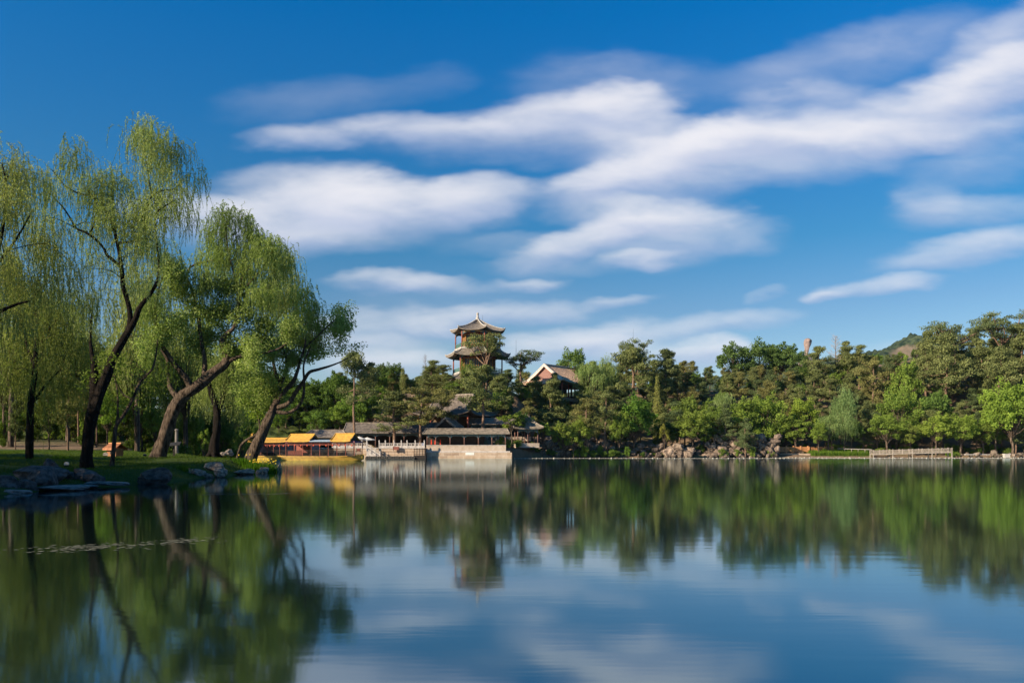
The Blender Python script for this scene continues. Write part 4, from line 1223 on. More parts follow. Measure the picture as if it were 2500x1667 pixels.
# ------------------------------------------------------------------ far hill and club-shaped rock
def far_hill():
    xs = np.concatenate([np.linspace(-1400, 350, 40)[:-1], np.linspace(350, 1150, 330), np.linspace(1150, 2600, 40)[1:]]); ys = np.concatenate([np.linspace(1150, 1800, 110), np.linspace(1830, 3200, 20)])
    X, Y = np.meshgrid(xs, ys)
    Yp = 1650.0
    prof_px = np.array([-400, 800, 1300, 1700, 1850, 1940, 1968, 1990, 2060, 2120, 2165, 2192, 2215, 2240, 2280, 2330, 2420, 2600, 3200.])
    prof_y = np.array([1060, 1010, 960, 925, 900, 880, 868, 876, 866, 862, 857, 842, 825, 828, 846, 855, 870, 900, 1000.])
    PXs = 1250 + F * X / Yp
    top = CAMH + (HZ - np.interp(PXs, prof_px, prof_y)) / F * Yp
    fall = np.exp(-((Y - Yp) / 330.0) ** 2)
    nz = np.array([mnoise.fractal(Vector((a * .012, b * .012, 1)), 1.0, 2.0, 5) for a, b in zip(X.ravel(), Y.ravel())]).reshape(X.shape)
    tr_ = np.array([abs(mnoise.noise(Vector((a * .07, b * .07, 9)))) * 9 for a, b in zip(X.ravel(), Y.ravel())]).reshape(X.shape)
    Z = (top - 6) * fall + nz * 11 * fall + tr_ * fall
    Z = np.maximum(Z, -2)
    v = np.stack([X, Y, Z], -1).reshape(-1, 3); m, n = X.shape
    idx = np.arange(m * n).reshape(m, n)
    f = np.stack([idx[:-1, :-1], idx[:-1, 1:], idx[1:, 1:], idx[1:, :-1]], -1).reshape(-1, 4)
    mat = bpy.data.materials.new('far_slope'); mat.use_nodes = True
    t = NT(mat.node_tree); mat.node_tree.nodes.clear()
    pos = t.new('ShaderNodeNewGeometry').outputs['Position']
    nA = t.noise(pos, .02, 4, .6); nB = t.noise(pos, .09, 4, .7)
    green = t.mix(t.ramp(nB.outputs[0], [(.4, 0), (.6, 1)]), (.012, .022, .012), (.06, .075, .035))
    dist = t.new('ShaderNodeVectorMath', operation='DISTANCE', inp={0: pos, 1: (778, 1570, 198)}).outputs['Value']
    bare = t.new('ShaderNodeMapRange', inp={0: t.math('ADD', dist, t.math('MULTIPLY', nA.outputs[0], 90)), 1: 76, 2: 62, 3: 0, 4: 1}).outputs[0]
    col = t.mix(bare, green, t.mix(nB.outputs[0], (.05, .055, .03), (.22, .15, .11)))
    p = t.new('ShaderNodeBsdfPrincipled', inp={'Base Color': col, 'Roughness': .95, 'Specular IOR Level': .05})
    t.new('ShaderNodeOutputMaterial', inp={0: p.outputs[0]})
    o = obj('distant_hills', np_mesh('distant_hills', v, f, mat, smooth=True)); o['kind'] = 'structure'
far_hill()
def club_rock():
    Y = 1420.0; s = Y / F
    base = P3(1969, 905, Y)
    t = thing('rock_pillar', 'tall club-shaped stone pillar, thicker at the top, on the distant ridge', 'rock pillar', tuple(base))
    prof = [(905, 1966, 22), (880, 1968, 17), (870, 1967, 8), (865, 1968.5, 4.0), (858, 1969.5, 5.0), (850, 1970, 6.2), (842, 1971, 7.6), (836, 1971.5, 8.8), (831, 1972, 9.0), (828, 1971.5, 6.8), (826, 1971.5, 3.2)]
    rows = []
    n = 22
    for (py, px, hw) in prof:
        c = P3(px, py, Y) - base
        r = []
        for k in range(n + 1):
            a = 2 * math.pi * (k % n) / n
            q = 1 + .3 * mnoise.noise(Vector((math.cos(a) * 1.7, math.sin(a) * 1.7, py * .16)))
            r.append((c.x + hw * s * math.cos(a) * q, c.y + hw * s * math.sin(a) * q, c.z + .5 * mnoise.noise(Vector((a, py, 0)))))
        rows.append(r)
    mb = MB().grid(rows); mb.poly(rows[-1][:-1])
    mb.build('pillar', material('pink_stone', (.30, .21, .18), (.15, .11, .10), .95, .12, .8, .5), t)
club_rock()
# ------------------------------------------------------------------ traced foreground trees
def traced_tree(name, label, Y, limbs, blobs, seed, bark, dens=250, size=.085, color=(1, 1, 1, 1), strand=(1.0, 2.0), nboughs=1.0):
    rnd = random.Random(seed)
    b0 = limbs[0][0]
    base = P3(b0[0], b0[1] + 6, Y); base.z -= .1
    t = thing(name, label, 'tree', tuple(base))
    mb = MB(); nodes = []
    r0 = limbs[0][0][2] / F * Y / 2
    if r0 > .2:
        for k in range(6):
            a = k * 1.05 + rnd.uniform(-.2, .2); q = r0 * rnd.uniform(1.5, 2.1)
            mb.tube(catmull([(0, 0, r0 * 1.6), (math.cos(a) * r0 * .8, math.sin(a) * r0 * .8, r0 * .55), (math.cos(a) * q, math.sin(a) * q, -.15)], 3), [r0 * v for v in (.5, .46, .42, .36, .3, .22, .14)], 7, .1, rnd)
    for li, limb in enumerate(limbs):
        pts = []; rad = []
        phase = rnd.uniform(0, 6); tilt = rnd.uniform(-.35, .35) if li else 0
        for i, q in enumerate(limb):
            dy = q[3] if len(q) > 3 else 0
            p = P3(q[0], q[1], Y); up = max(0, p.z - PXZ(limb[0][1], Y))
            p.y += dy + tilt * up
            pts.append(p - base); rad.append(q[2] / F * Y / 2)
        # start each limb exactly on the skeleton it grows from
        if li and nodes:
            near_ = min(nodes, key=lambda n: (n[0].x - pts[0].x) ** 2 + (n[0].z - pts[0].z) ** 2)
            sh = near_[0].y - pts[0].y
            for k in range(len(pts)): pts[k].y += sh
        sm = catmull(pts, 4)
        rr = []
        for i in range(len(sm)):
            f = i / 4; k = min(int(f), len(rad) - 2); rr.append(rad[k] + (rad[k + 1] - rad[k]) * (f - k))
        rr[-1] *= .6
        mb.tube(sm, rr, 12, .12 if li == 0 else .08, rnd)
        nodes += [(p, r) for p, r in zip(sm, rr)][(0 if li else 4):]
    if len(nodes) == 0: nodes = [(Vector((0, 0, 2)), .1)]
    lv = Leaves(seed + 100); rng = lv.rng
    tw = MB()
    for bi, bl in enumerate(blobs):
        px, py, rx, ry, kind = bl[:5]
        dy = bl[5] if len(bl) > 5 and bl[5] is not None else rnd.uniform(-1.4, 2.8)
        wgt = bl[6] if len(bl) > 6 else 1.0
        c = P3(px, py, Y) - base; c.y += dy
        sx = rx / F * Y; sz = ry / F * Y; sy = (sx + sz) * .55
        area = math.pi * sx * sz
        nb = max(3, int(area * 1.0 * nboughs) + 2)
        ends = []
        for j in range(nb):
            d = Vector((rnd.gauss(0, 1), rnd.gauss(0, 1), rnd.gauss(0, 1))).normalized() * rnd.uniform(.25, .95) ** .6
            e = c + Vector((d.x * sx, d.y * sy, d.z * sz))
            best = min(nodes, key=lambda n: (n[0] - e).length + max(0, n[0].z - e.z + .3) * 1.3 + (0 if n[1] > .012 else .6))
            s0 = best[0]; ln = (e - s0).length
            mid = s0.lerp(e, .5) + Vector((rnd.uniform(-.1, .1) * ln, rnd.uniform(-.1, .1) * ln, ln * rnd.uniform(.06, .2)))
            path = catmull([s0, mid, e], 4)
            r0 = min(best[1] * .6, .012 + ln * .016)
            tw.tube(path, [r0 + (0.006 - r0) * k / (len(path) - 1) for k in range(len(path))], 4, cap=False)
            if j < max(3, nb * .5): nodes += [(p, .02) for p in path[3::2]]
            ends.append(path)
        tb = rnd.uniform(.25, .75)
        if kind == 'w':
            nleaf = 21
            ns = int(area * dens * 2.6 * wgt / nleaf) + 3
            st = []; hd = []
            for j in range(ns):
                path = ends[rnd.randrange(len(ends))]
                k = rnd.randrange(2, len(path)); p = path[k]
                p = p + Vector((rnd.gauss(0, .42), rnd.gauss(0, .42), rnd.gauss(0, .34)))
                a = rnd.uniform(0, 6.283)
                st.append(tuple(p)); hd.append((math.cos(a), math.sin(a), 0))
            st = np.array(st); hd = np.array(hd)
            ln = rng.uniform(strand[0], strand[1] * 1.02, ns) * (.6 + .5 * rng.random(ns))
            lv.strands(st, hd, ln, nleaf, size * .86, tb + rng.normal(size=ns) * .16)
        else:
            n = int(area * dens * 2.0 * wgt)
            for path in ends:
                m = max(6, int(n / len(ends) / 2))
                for p in (path[-1], path[-3]):
                    lv.clump(tuple(p + Vector((rnd.gauss(0, .3), rnd.gauss(0, .3), rnd.gauss(0, .3)))), (rnd.uniform(.6, 1.1), .9, rnd.uniform(.45, .95)), m, size * .85, tb + rnd.uniform(-.15, .15), .6, .1, .6)
    nb0 = len(mb.v); mb.v += tw.v; mb.f += [tuple(i + nb0 for i in f) for f in tw.f]
    tr = mb.build('trunk', bark, t, True)
    cr = obj('crown', lv.mesh('crown', L_WILLOW if blobs[0][4] == 'w' else L_BROAD), t); cr.color = color
    return t

w = 'w'; b = 'b'
traced_tree('willow_tree', 'tall willow with a black forked trunk on the near bank, tallest crown of all', 46,
 [[(214,1150,36),(211,1118,28),(215,1080,26),(219,1045,26),(226,1003,30)],
  [(224,1008,24),(221,960,20),(215,922,20),(207,882,14),(197,855,9),(186,815,7),(180,760,5),(176,720,3)],
  [(228,1008,28),(238,960,24),(250,915,24),(259,883,20),(270,850,19),(281,828,18),(292,803,17)],
  [(290,808,15),(298,778,13),(297,755,12),(290,722,11),(280,690,11),(277,655,11),(273,620,9),(266,585,8),(260,557,8),(250,522,7),(240,507,6),(224,490,6),(206,468,6),(196,455,5),(187,447,3)],
  [(277,645,8),(262,630,8),(244,615,7),(236,597,6),(222,580,6),(204,566,6),(190,558,5),(174,551,5),(160,525,4),(148,505,4),(126,478,2)],
  [(206,467,5),(180,462,4),(160,455,4),(140,443,3),(126,425,3),(112,405,2)],
  [(268,582,6),(292,580,5),(312,572,5),(326,545,5),(331,518,4),(336,480,4),(343,458,4),(370,444,3),(395,441,3),(410,425,2)],
  [(343,460,4),(338,420,3),(335,380,3),(330,345,2)], [(204,566,4),(213,545,4),(217,520,3),(219,488,2)],
  [(292,806,16),(310,778,14),(325,747,12),(340,728,10),(355,712,9),(370,688,8),(378,664,6),(380,620,5),(377,570,4),(379,525,4),(398,508,3),(425,492,2)]],
 [(195,368,42,36,w),(345,318,40,30,w),(410,360,40,34,w),(238,392,45,42,w),(150,412,40,34,w),(190,432,52,36,w),(118,455,30,44,w),(272,430,32,40,w),(128,530,42,50,w,None,.7),(205,515,55,40,w),(262,500,42,50,w),
  (362,330,42,34,w),(345,385,34,40,w),(415,385,42,42,w),(455,430,26,46,w),(400,455,52,40,w),(328,440,28,46,w),(360,520,52,44,w),(440,500,38,34,w,None,.8),
  (310,570,48,50,w),(150,620,44,55,w,None,.7),(225,655,44,45,w,None,.5),(178,720,50,60,w),(330,650,44,50,w,None,.8),(130,700,36,50,w),(230,480,40,30,w),(380,590,40,40,w,None,.8),(400,350,40,30,w),(165,560,50,40,w,None,.6),(300,500,40,40,w)],
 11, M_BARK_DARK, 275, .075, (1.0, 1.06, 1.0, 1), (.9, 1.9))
traced_tree('willow_tree', 'big leaning willow with a thick sunlit furrowed trunk, broad green crown', 60,
 [[(386,1120,40),(397,1085,32),(411,1040,30),(425,1000,29),(440,975,30),(456,960,28)],
  [(450,965,27),(474,947,27),(497,929,27),(519,909,25),(546,887,22),(552,868,18),(541,850,14),(537,830,12),(548,812,10),(564,798,9),(572,765,7),(572,727,6),(575,700,5),(582,665,4),(600,640,3)],
  [(546,887,12),(578,871,9),(611,866,8),(640,862,6),(680,850,4),(705,832,3)],
  [(497,928,15),(496,895,12),(494,870,10),(486,840,9),(478,800,8),(470,755,7),(455,705,6),(440,672,5),(440,648,5),(454,635,5),(475,629,4),(497,624,4),(527,623,4),(560,621,3),(600,618,2)],
  [(467,955,16),(459,929,15),(444,907,13),(430,890,12),(418,872,11),(405,850,10),(396,825,8),(392,790,7),(396,740,6),(408,700,4),(425,665,3)],
  [(437,972,16),(420,955,14),(412,940,11),(407,905,9),(402,880,7),(390,860,5),(370,838,3)],
  [(572,727,5),(590,700,4),(620,670,4),(645,640,3),(655,600,2)],[(575,700,5),(560,660,4),(548,610,4),(540,560,3),(545,520,2)]],
 [(545,500,36,30,w),(590,530,40,30,w),(660,600,30,40,w),(508,545,40,36,w),(598,550,46,36,w),(556,590,56,38,w),(480,590,42,38,w),(640,585,38,42,w),(662,640,26,44,w),(428,630,44,40,w),(395,690,46,44,w),(500,665,56,40,w),(600,675,56,44,w),(560,630,70,34,w),
  (478,750,55,46,b),(560,755,60,46,b),(428,790,46,44,b),(620,800,66,40,b),(520,820,56,36,b),(585,845,60,28,b),(388,850,42,44,b),(650,730,52,44,w),(450,700,40,40,b),(540,700,50,40,b),(700,810,36,34,b),(650,850,50,26,b),(380,760,40,44,w),(470,850,30,30,b,None,.7)],
 12, M_BARK, 280, .095, (.86, .98, .76, 1), (1.0, 2.2))
traced_tree('willow_tree', 'twin-stemmed dark willow standing just behind the leaning sunlit trunk', 75,
 [[(522,1110,30),(524,1080,21),(529,1049,19),(531,1010,18),(525,985,16),(517,960,14),(510,935,11),(503,900,8),(500,860,5)],
  [(530,1012,15),(540,970,13),(546,940,11),(551,915,10),(560,888,8),(580,862,7),(610,835,6),(650,785,5),(690,722,4),(712,668,3)],
  [(580,862,5),(600,850,4),(640,845,3),(670,830,2)]],
 [(535,915,55,46,w),(598,895,46,40,w),(480,945,36,50,w),(570,975,34,44,w,None,.6),(690,650,40,38,w),(722,690,28,50,w),(680,720,40,50,w),(690,610,30,26,w,None,.7),(640,700,40,40,w),(720,760,30,40,w),(540,850,50,40,w)],
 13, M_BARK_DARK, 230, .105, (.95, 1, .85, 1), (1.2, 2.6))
traced_tree('willow_tree', 'leaning grey trunk at the tip of the point, limbs spreading right over the water', 66,
 [[(610,1126,31),(629,1082,26),(645,1048,24),(660,1015,21),(672,985,17)],
  [(670,990,13),(674,965,12),(680,940,11),(668,915,9),(658,880,7),(650,850,5),(640,820,4)],
  [(674,985,13),(700,950,11),(718,930,10),(728,905,8),(736,880,6),(746,850,5),(752,815,3)],
  [(676,995,12),(705,985,11),(728,955,10),(745,935,9),(762,912,8),(785,905,7),(810,898,5),(838,888,3),(858,878,2)],
  [(668,1002,12),(692,1008,9),(715,1003,8),(735,985,7),(744,962,7),(748,930,6),(750,892,4),(770,850,3)],
  [(681,938,9),(698,900,8),(700,870,6),(690,840,4),(700,800,3)],[(746,850,4),(775,825,3),(800,800,3),(830,775,2)]],
 [(760,755,44,40,w),(728,800,46,38,w),(792,790,34,30,b),(822,800,30,24,b),(842,778,24,22,b),(700,850,55,38,b),(640,870,46,34,b),(742,840,48,30,b),(780,840,30,22,b,None,.7),(812,760,30,26,b,None,.7),
  (650,1000,40,24,b),(636,950,44,38,b),(600,970,36,34,b),(690,800,40,36,w),(740,720,30,36,w),(690,905,34,24,b,None,.6),(820,838,24,18,b,None,.5)],
 14, M_BARK, 260, .10, (.95, 1.08, .8, 1), (.9, 2.0))
traced_tree('willow_tree', 'straight black-trunked willow near the left edge with a drooping olive crown', 50,
 [[(73,1124,19),(73,1060,17),(74,1000,16),(80,950,14),(86,900,12),(88,850,10),(92,790,7),(85,730,5)],[(86,900,7),(60,850,6),(40,800,5),(20,760,4)],[(88,850,7),(120,800,5),(150,760,4)],
  [(76,990,6),(100,940,5),(130,900,4)]],
 [(90,740,60,46,w),(50,800,50,50,w),(128,830,44,50,w),(30,700,46,50,w),(20,880,44,50,w),(110,900,40,50,w),(160,790,36,50,w),(70,660,50,46,w),(150,890,30,44,w,None,.7),(70,940,40,36,w,None,.5),(40,960,36,34,w,None,.6)],
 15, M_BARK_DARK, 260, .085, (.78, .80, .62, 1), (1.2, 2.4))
traced_tree('willow_tree', 'willow cut by the left picture edge with long pale hanging twigs', 40,
 [[(-70,1175,40),(-72,1100,34),(-66,1000,30),(-60,900,26),(-50,800,22),(-40,740,18),(-20,660,14),(0,590,10),(12,520,7),(15,450,5),(5,400,3)],
  [(-45,780,14),(-10,765,10),(20,752,8),(45,742,6),(75,735,3)],[(-20,660,8),(20,610,6),(50,560,4),(70,520,3)],[(-60,900,12),(-110,780,9),(-140,650,6),(-150,520,4)]],
 [(10,420,36,60,w),(25,510,55,55,w),(65,560,40,50,w),(-40,400,70,70,w),(0,620,55,50,w),(45,470,30,40,w),(-10,520,50,60,w),(55,660,50,40,w),(-120,520,80,80,w),(-150,700,80,80,w),(-60,640,70,60,w),(90,610,30,46,w,None,.7),(20,760,50,40,w),(-100,820,70,60,w),(5,350,22,30,w,None,.8)],
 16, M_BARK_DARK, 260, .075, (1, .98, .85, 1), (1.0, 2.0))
traced_tree('young_tree', 'thin young tree with a slender stem in front of the orange kiosk', 48,
 [[(273,1142,12),(277,1100,10),(282,1050,9),(289,1030,8),(303,1012,8),(324,975,6),(339,939,6),(356,918,5),(372,900,5),(381,867,4),(385,830,2)],
  [(284,1045,7),(288,1000,5),(286,950,4),(275,900,3)],[(324,975,4),(300,960,3),(290,930,2)]],
 [(290,975,36,24,b),(272,925,36,34,b,None,.8),(300,890,40,34,b,None,.6),(350,880,40,30,w,None,.6),(250,980,30,24,b,None,.7),(330,930,36,30,b,None,.5)],
 17, M_BARK, 200, .08, (1, 1.05, .8, 1), (.7, 1.3))
traced_tree('sapling', 'curved bare-stemmed sapling arching beside the leaning trunk on the point', 68,
 [[(579,1120,7),(584,1100,6),(591,1084,6),(605,1072,6),(621,1064,6),(632,1052,5),(634,1035,4),(628,1010,3),(622,985,2)],[(632,1052,4),(645,1046,3),(655,1030,2)]],
 [(625,995,26,18,b),(640,1010,20,14,b,None,.7),(606,1005,18,14,b,None,.8)],
 18, M_BARK, 220, .08, (1.2, 1.3, .7, 1), (.7, 1.3))

# ------------------------------------------------------------------ tree kinds for the woods (built once, copied)
def k_pine(seed, H=10.0, layers=9, Rr=2.7, z0=.34, dense=1.0, flat=False):
    rnd = random.Random(seed); lv = Leaves(seed); mb = MB()
    bend = [Vector((rnd.uniform(-.3, .3) * k / 5, rnd.uniform(-.3, .3) * k / 5, H * k / 5)) for k in range(6)]
    tp = catmull(bend, 3)
    mb.tube(tp, [.19 * (1 - .8 * i / (len(tp) - 1)) + .02 for i in range(len(tp))], 7, .05, rnd)
    mb.tube([bend[0] - Vector((0, 0, 1.6)), bend[0] + Vector((0, 0, .3))], [.26, .2], 7)
    def at(z):
        f = z / H * (len(tp) - 1); k = min(int(f), len(tp) - 2); return tp[k].lerp(tp[k + 1], f - k)
    for l in range(layers):
        s = l / (layers - 1)
        z = H * (z0 + (0.95 - z0) * s) + rnd.uniform(-.35, .35)
        prof = (1 - s ** 1.7) * .85 + .22 if not flat else (.55 + .6 * math.sin(s * 2.6))
        nb = rnd.randint(4, 6)
        for k in range(nb):
            if rnd.random() < .12: continue
            a = rnd.uniform(0, 6.283); ln = Rr * prof * rnd.uniform(.55, 1.15)
            p0 = at(z + rnd.uniform(-.3, .3))
            e = p0 + Vector((math.cos(a) * ln, math.sin(a) * ln, ln * rnd.uniform(-.15, .5)))
            mb.tube(catmull([p0, p0.lerp(e, .5) + Vector((0, 0, -.06 * ln)), e], 2), [.055, .045, .035, .025, .012], 4, cap=False)
            tb = rnd.uniform(.2, .75)
            for q in (1.0, .68, .42):
                c = p0.lerp(e, q) + Vector((rnd.uniform(-.3, .3), rnd.uniform(-.3, .3), .12))
                r = rnd.uniform(.6, .95) * (.85 if q == 1 else 1)
                lv.clump(tuple(c), (r * rnd.uniform(.8, 1.2), r * rnd.uniform(.8, 1.2), r * rnd.uniform(.42, .85)), int(90 * dense), .14, tb + rnd.uniform(-.12, .12), .9, .25, .38)
    lv.clump((tp[-1].x, tp[-1].y, H * .98), (.5, .5, .55), int(90 * dense), .14, .6, .9, .3, .38)
    return mb.mesh('trunk', M_BARK_PINE, True), lv.mesh('crown', L_PINE), H
def k_spread(seed, H=10.0, Rr=4.2):
    """old flat-topped pine with forked limbs"""
    rnd = random.Random(seed); lv = Leaves(seed); mb = MB()
    mb.tube(catmull([(0, 0, -1.5), (.1, 0, H * .25), (-.15, .1, H * .5), (.1, 0, H * .66)], 3), [.3, .28, .27, .26, .25, .24, .22, .2, .19, .18], 8, .06, rnd)
    for k in range(9):
        a = k * 2.4 + rnd.uniform(-.3, .3); ln = Rr * rnd.uniform(.45, 1.0); zs = H * rnd.uniform(.48, .66)
        zt = H * rnd.uniform(.78, .93) - ln * .05
        p0 = Vector((0, 0, zs)); e = Vector((math.cos(a) * ln, math.sin(a) * ln, zt))
        m = p0.lerp(e, .55) + Vector((rnd.uniform(-.3, .3), rnd.uniform(-.3, .3), -.25))
        path = catmull([p0, m, e], 3)
        mb.tube(path, [.13, .115, .10, .085, .07, .055, .03], 6)
        tb = rnd.uniform(.2, .7)
        for q in range(7):
            pp = path[rnd.randrange(3, len(path))]
            c = pp + Vector((rnd.gauss(0, .65), rnd.gauss(0, .65), rnd.uniform(.0, .55)))
            mb.tube([pp, c], [.03, .012], 4, cap=False)
            r = rnd.uniform(.55, .95)
            lv.clump(tuple(c), (r * 1.25, r * 1.25, r * .38), 85, .14, tb + rnd.uniform(-.12, .12), .9, .25, .38)
    return mb.mesh('trunk', M_BARK_PINE, True), lv.mesh('crown', L_PINE), H
def k_broad(seed, H=8.0, Rr=3.0, z0=.3, n=34, leaf=.115, mat=None, trunk=.16, droop=False, sparse=1.0):
    rnd = random.Random(seed); lv = Leaves(seed); mb = MB()
    zt = H * z0
    mb.tube(catmull([(0, 0, -1.2), (rnd.uniform(-.15, .15), 0, zt * .6), (rnd.uniform(-.2, .2), 0, zt), (0, 0, H * .6)], 3), [trunk * q for q in (1.2, 1.15, 1.05, 1, .95, .9, .8, .65, .5, .3)], 7, .06, rnd)
    cz = (H + zt) / 2 + .1 * H; rz = (H - zt) / 2 * .92
    for k in range(n):
        d = Vector((rnd.gauss(0, 1), rnd.gauss(0, 1), rnd.gauss(0, 1) + .15)).normalized()
        q = rnd.uniform(.45, .9)
        wz = 1.0 if d.z > 0 else .9
        c = Vector((d.x * Rr * q, d.y * Rr * q, cz - .1 * H + d.z * rz * q * wz))
        r = rnd.uniform(.55, 1.05) * Rr / 3.0
        m = Vector((c.x * .35, c.y * .35, zt + (c.z - zt) * .35))
        mb.tube(catmull([(0, 0, zt * rnd.uniform(.85, 1.3)), m, c], 2), [.06, .05, .04, .03, .012], 4, cap=False)
        tb = rnd.uniform(.15, .8)
        if droop:
            ns = int(30 * sparse); st = np.array([tuple(c + Vector((rnd.gauss(0, r * .6), rnd.gauss(0, r * .6), rnd.gauss(0, r * .4)))) for _ in range(ns)])
            aa = lv.rng.uniform(0, 6.28, ns)
            lv.strands(st, np.stack([np.cos(aa), np.sin(aa), 0 * aa], -1), lv.rng.uniform(.7, 1.7, ns), 7, leaf * 1.25, tb + lv.rng.normal(size=ns) * .12)
        else:
            lv.clump(tuple(c), (r, r, r * .72), int(170 * sparse), leaf, tb, .9, .35, .7)
            if rnd.random() < .6:
                c2 = c + d * r * .9
                lv.clump(tuple(c2), (r * .45, r * .45, r * .4), int(45 * sparse), leaf, tb + .1, .8, .2, .7)
    return mb.mesh('trunk', M_BARK, True), lv.mesh('crown', mat or L_BROAD), H
def k_juniper(seed, H=8.0, Rr=1.15):
    rnd = random.Random(seed); lv = Leaves(seed); mb = MB()
    mb.tube([(0, 0, -1), (0, 0, H * .5), (0, 0, H * .95)], [.14, .09, .02], 6)
    for k in range(46):
        s = k / 45; r = Rr * (math.sin(min(1, (1 - s) * 1.5) * 1.57) ** .8) * rnd.uniform(.5, .9); a = k * 2.4
        lv.clump((math.cos(a) * r * .7, math.sin(a) * r * .7, H * (.06 + .9 * s)), (.42, .42, .62), 90, .09, rnd.uniform(.3, .8), 1.0, .3, .5)
    return mb.mesh('trunk', M_BARK, True), lv.mesh('crown', L_PINE), H
def k_bare(seed, H=9.0, Rr=2.2):
    rnd = random.Random(seed); mb = MB(); lv = Leaves(seed)
    mb.tube([(0, 0, -1), (.1, 0, H * .5), (0, 0, H)], [.16, .1, .015], 6)
    tw = MB()
    for k in range(46):
        s = .35 + .62 * k / 45; z = H * s; a = k * 2.4 + rnd.uniform(-.4, .4); ln = Rr * (1.15 - s) * 1.5 * rnd.uniform(.6, 1.1)
        e = Vector((math.cos(a) * ln, math.sin(a) * ln, z + ln * rnd.uniform(.3, .7)))
        tw.tube([(0, 0, z), e], [.035, .01], 4, cap=False)
        for q in range(5):
            s0 = Vector((0, 0, z)).lerp(e, rnd.uniform(.3, 1))
            tw.tube([s0, s0 + Vector((rnd.gauss(0, .35), rnd.gauss(0, .35), rnd.uniform(.1, .6)))], [.016, .006], 3, cap=False)
    mb.v += []; me = tw.mesh('crown', material('grey_twigs', (.30, .24, .21), (.2, .15, .13), .9, 3))
    return mb.mesh('trunk', M_BARK, True), me, H
def k_shrub(seed, H=2.0, Rr=1.3):
    rnd = random.Random(seed); lv = Leaves(seed); mb = MB()
    for k in range(16):
        a = rnd.uniform(0, 6.28); q = rnd.uniform(0, .8); z = rnd.uniform(.25, .85) * H * (1 - q * .3)
        c = (math.cos(a) * Rr * q, math.sin(a) * Rr * q, z)
        mb.tube([(c[0] * .1, c[1] * .1, -.4), c], [.035, .012], 4, cap=False)
        lv.clump(c, (.42, .42, .36), 110, .085, rnd.uniform(.2, .8), .8, .2, .6)
    return mb.mesh('stems', M_BARK, True), lv.mesh('crown', L_BROAD), H

KINDS = {
 'pine': [k_pine(s, dense=1.0) for s in (1, 2, 3)] + [k_pine(4, Rr=3.2, z0=.42, layers=8), k_pine(5, Rr=2.3, z0=.28, layers=10)],
 'layer': [k_pine(6, Rr=3.6, z0=.5, layers=6, dense=1.2), k_pine(7, Rr=3.4, z0=.46, layers=6, flat=True, dense=1.2)],
 'spread': [k_spread(8), k_spread(9, Rr=5.0)],
 'broad': [k_broad(s) for s in (11, 12, 13)] + [k_broad(14, Rr=3.6, z0=.22, n=44), k_broad(15, H=9, Rr=2.6, n=36)],
 'feather': [k_broad(21, H=9, Rr=2.6, n=30, droop=True, mat=L_WILLOW, leaf=.10), k_broad(22, H=8, Rr=3.0, n=34, droop=True, mat=L_WILLOW, leaf=.10)],
 'willow': [k_broad(31, H=10, Rr=3.6, z0=.3, n=48, droop=True, mat=L_WILLOW, leaf=.105, trunk=.26), k_broad(32, H=10, Rr=4.0, z0=.3, n=52, droop=True, mat=L_WILLOW, leaf=.105, trunk=.26)],
 'thin': [k_broad(41, H=6, Rr=1.6, z0=.42, n=16, trunk=.07, sparse=.5), k_broad(42, H=6, Rr=1.9, z0=.45, n=18, trunk=.07, sparse=.45)],
 'juniper': [k_juniper(51)], 'bare': [k_bare(61), k_bare(62)],
 'shrub': [k_shrub(71), k_shrub(72)],
}
KNAME = {'pine': 'pine_tree', 'layer': 'pine_tree', 'spread': 'pine_tree', 'broad': 'broadleaf_tree', 'feather': 'locust_tree', 'willow': 'willow_tree', 'thin': 'young_tree',
         'juniper': 'juniper_tree', 'bare': 'bare_tree', 'shrub': 'shrub'}
_cnt = [0]
def zone_of(px, Y):
    if Y < 170 and px < 700: 
        return 'behind the near willows, ' + ('far left' if px < 130 else 'left of the kiosk' if px < 300 else 'right of the kiosk' if px < 450 else 'near the tour boats')
    for lim, nm in ((560, 'behind the lakeside path'), (700, 'behind the pale-roofed boat'), (810, 'behind the blue-canopied boat'), (930, 'above the terrace'), (1060, 'above the terrace gallery'), (1130, 'left of the tower'),
                    (1250, 'around the tower'), (1320, 'left of the red gable'), (1420, 'below the red gable'), (1520, 'above the piled brown rocks'), (1620, 'right of the piled rocks'),
                    (1730, 'above the pale boulder heap'), (1850, 'above the rock outcrop'), (1960, 'above the orange fence'), (2110, 'above the reeds'),
                    (2230, 'above the footbridge left end'), (2330, 'above the footbridge right end'), (2420, 'right of the footbridge')):
        if px < lim: return nm
    return 'by the right picture edge'
def row_of(Y, px=0):
    return 'low on the shore' if Y < 199 else 'midway up the slope' if Y < 226 else 'high on the slope' if Y < 247 else 'on the skyline'
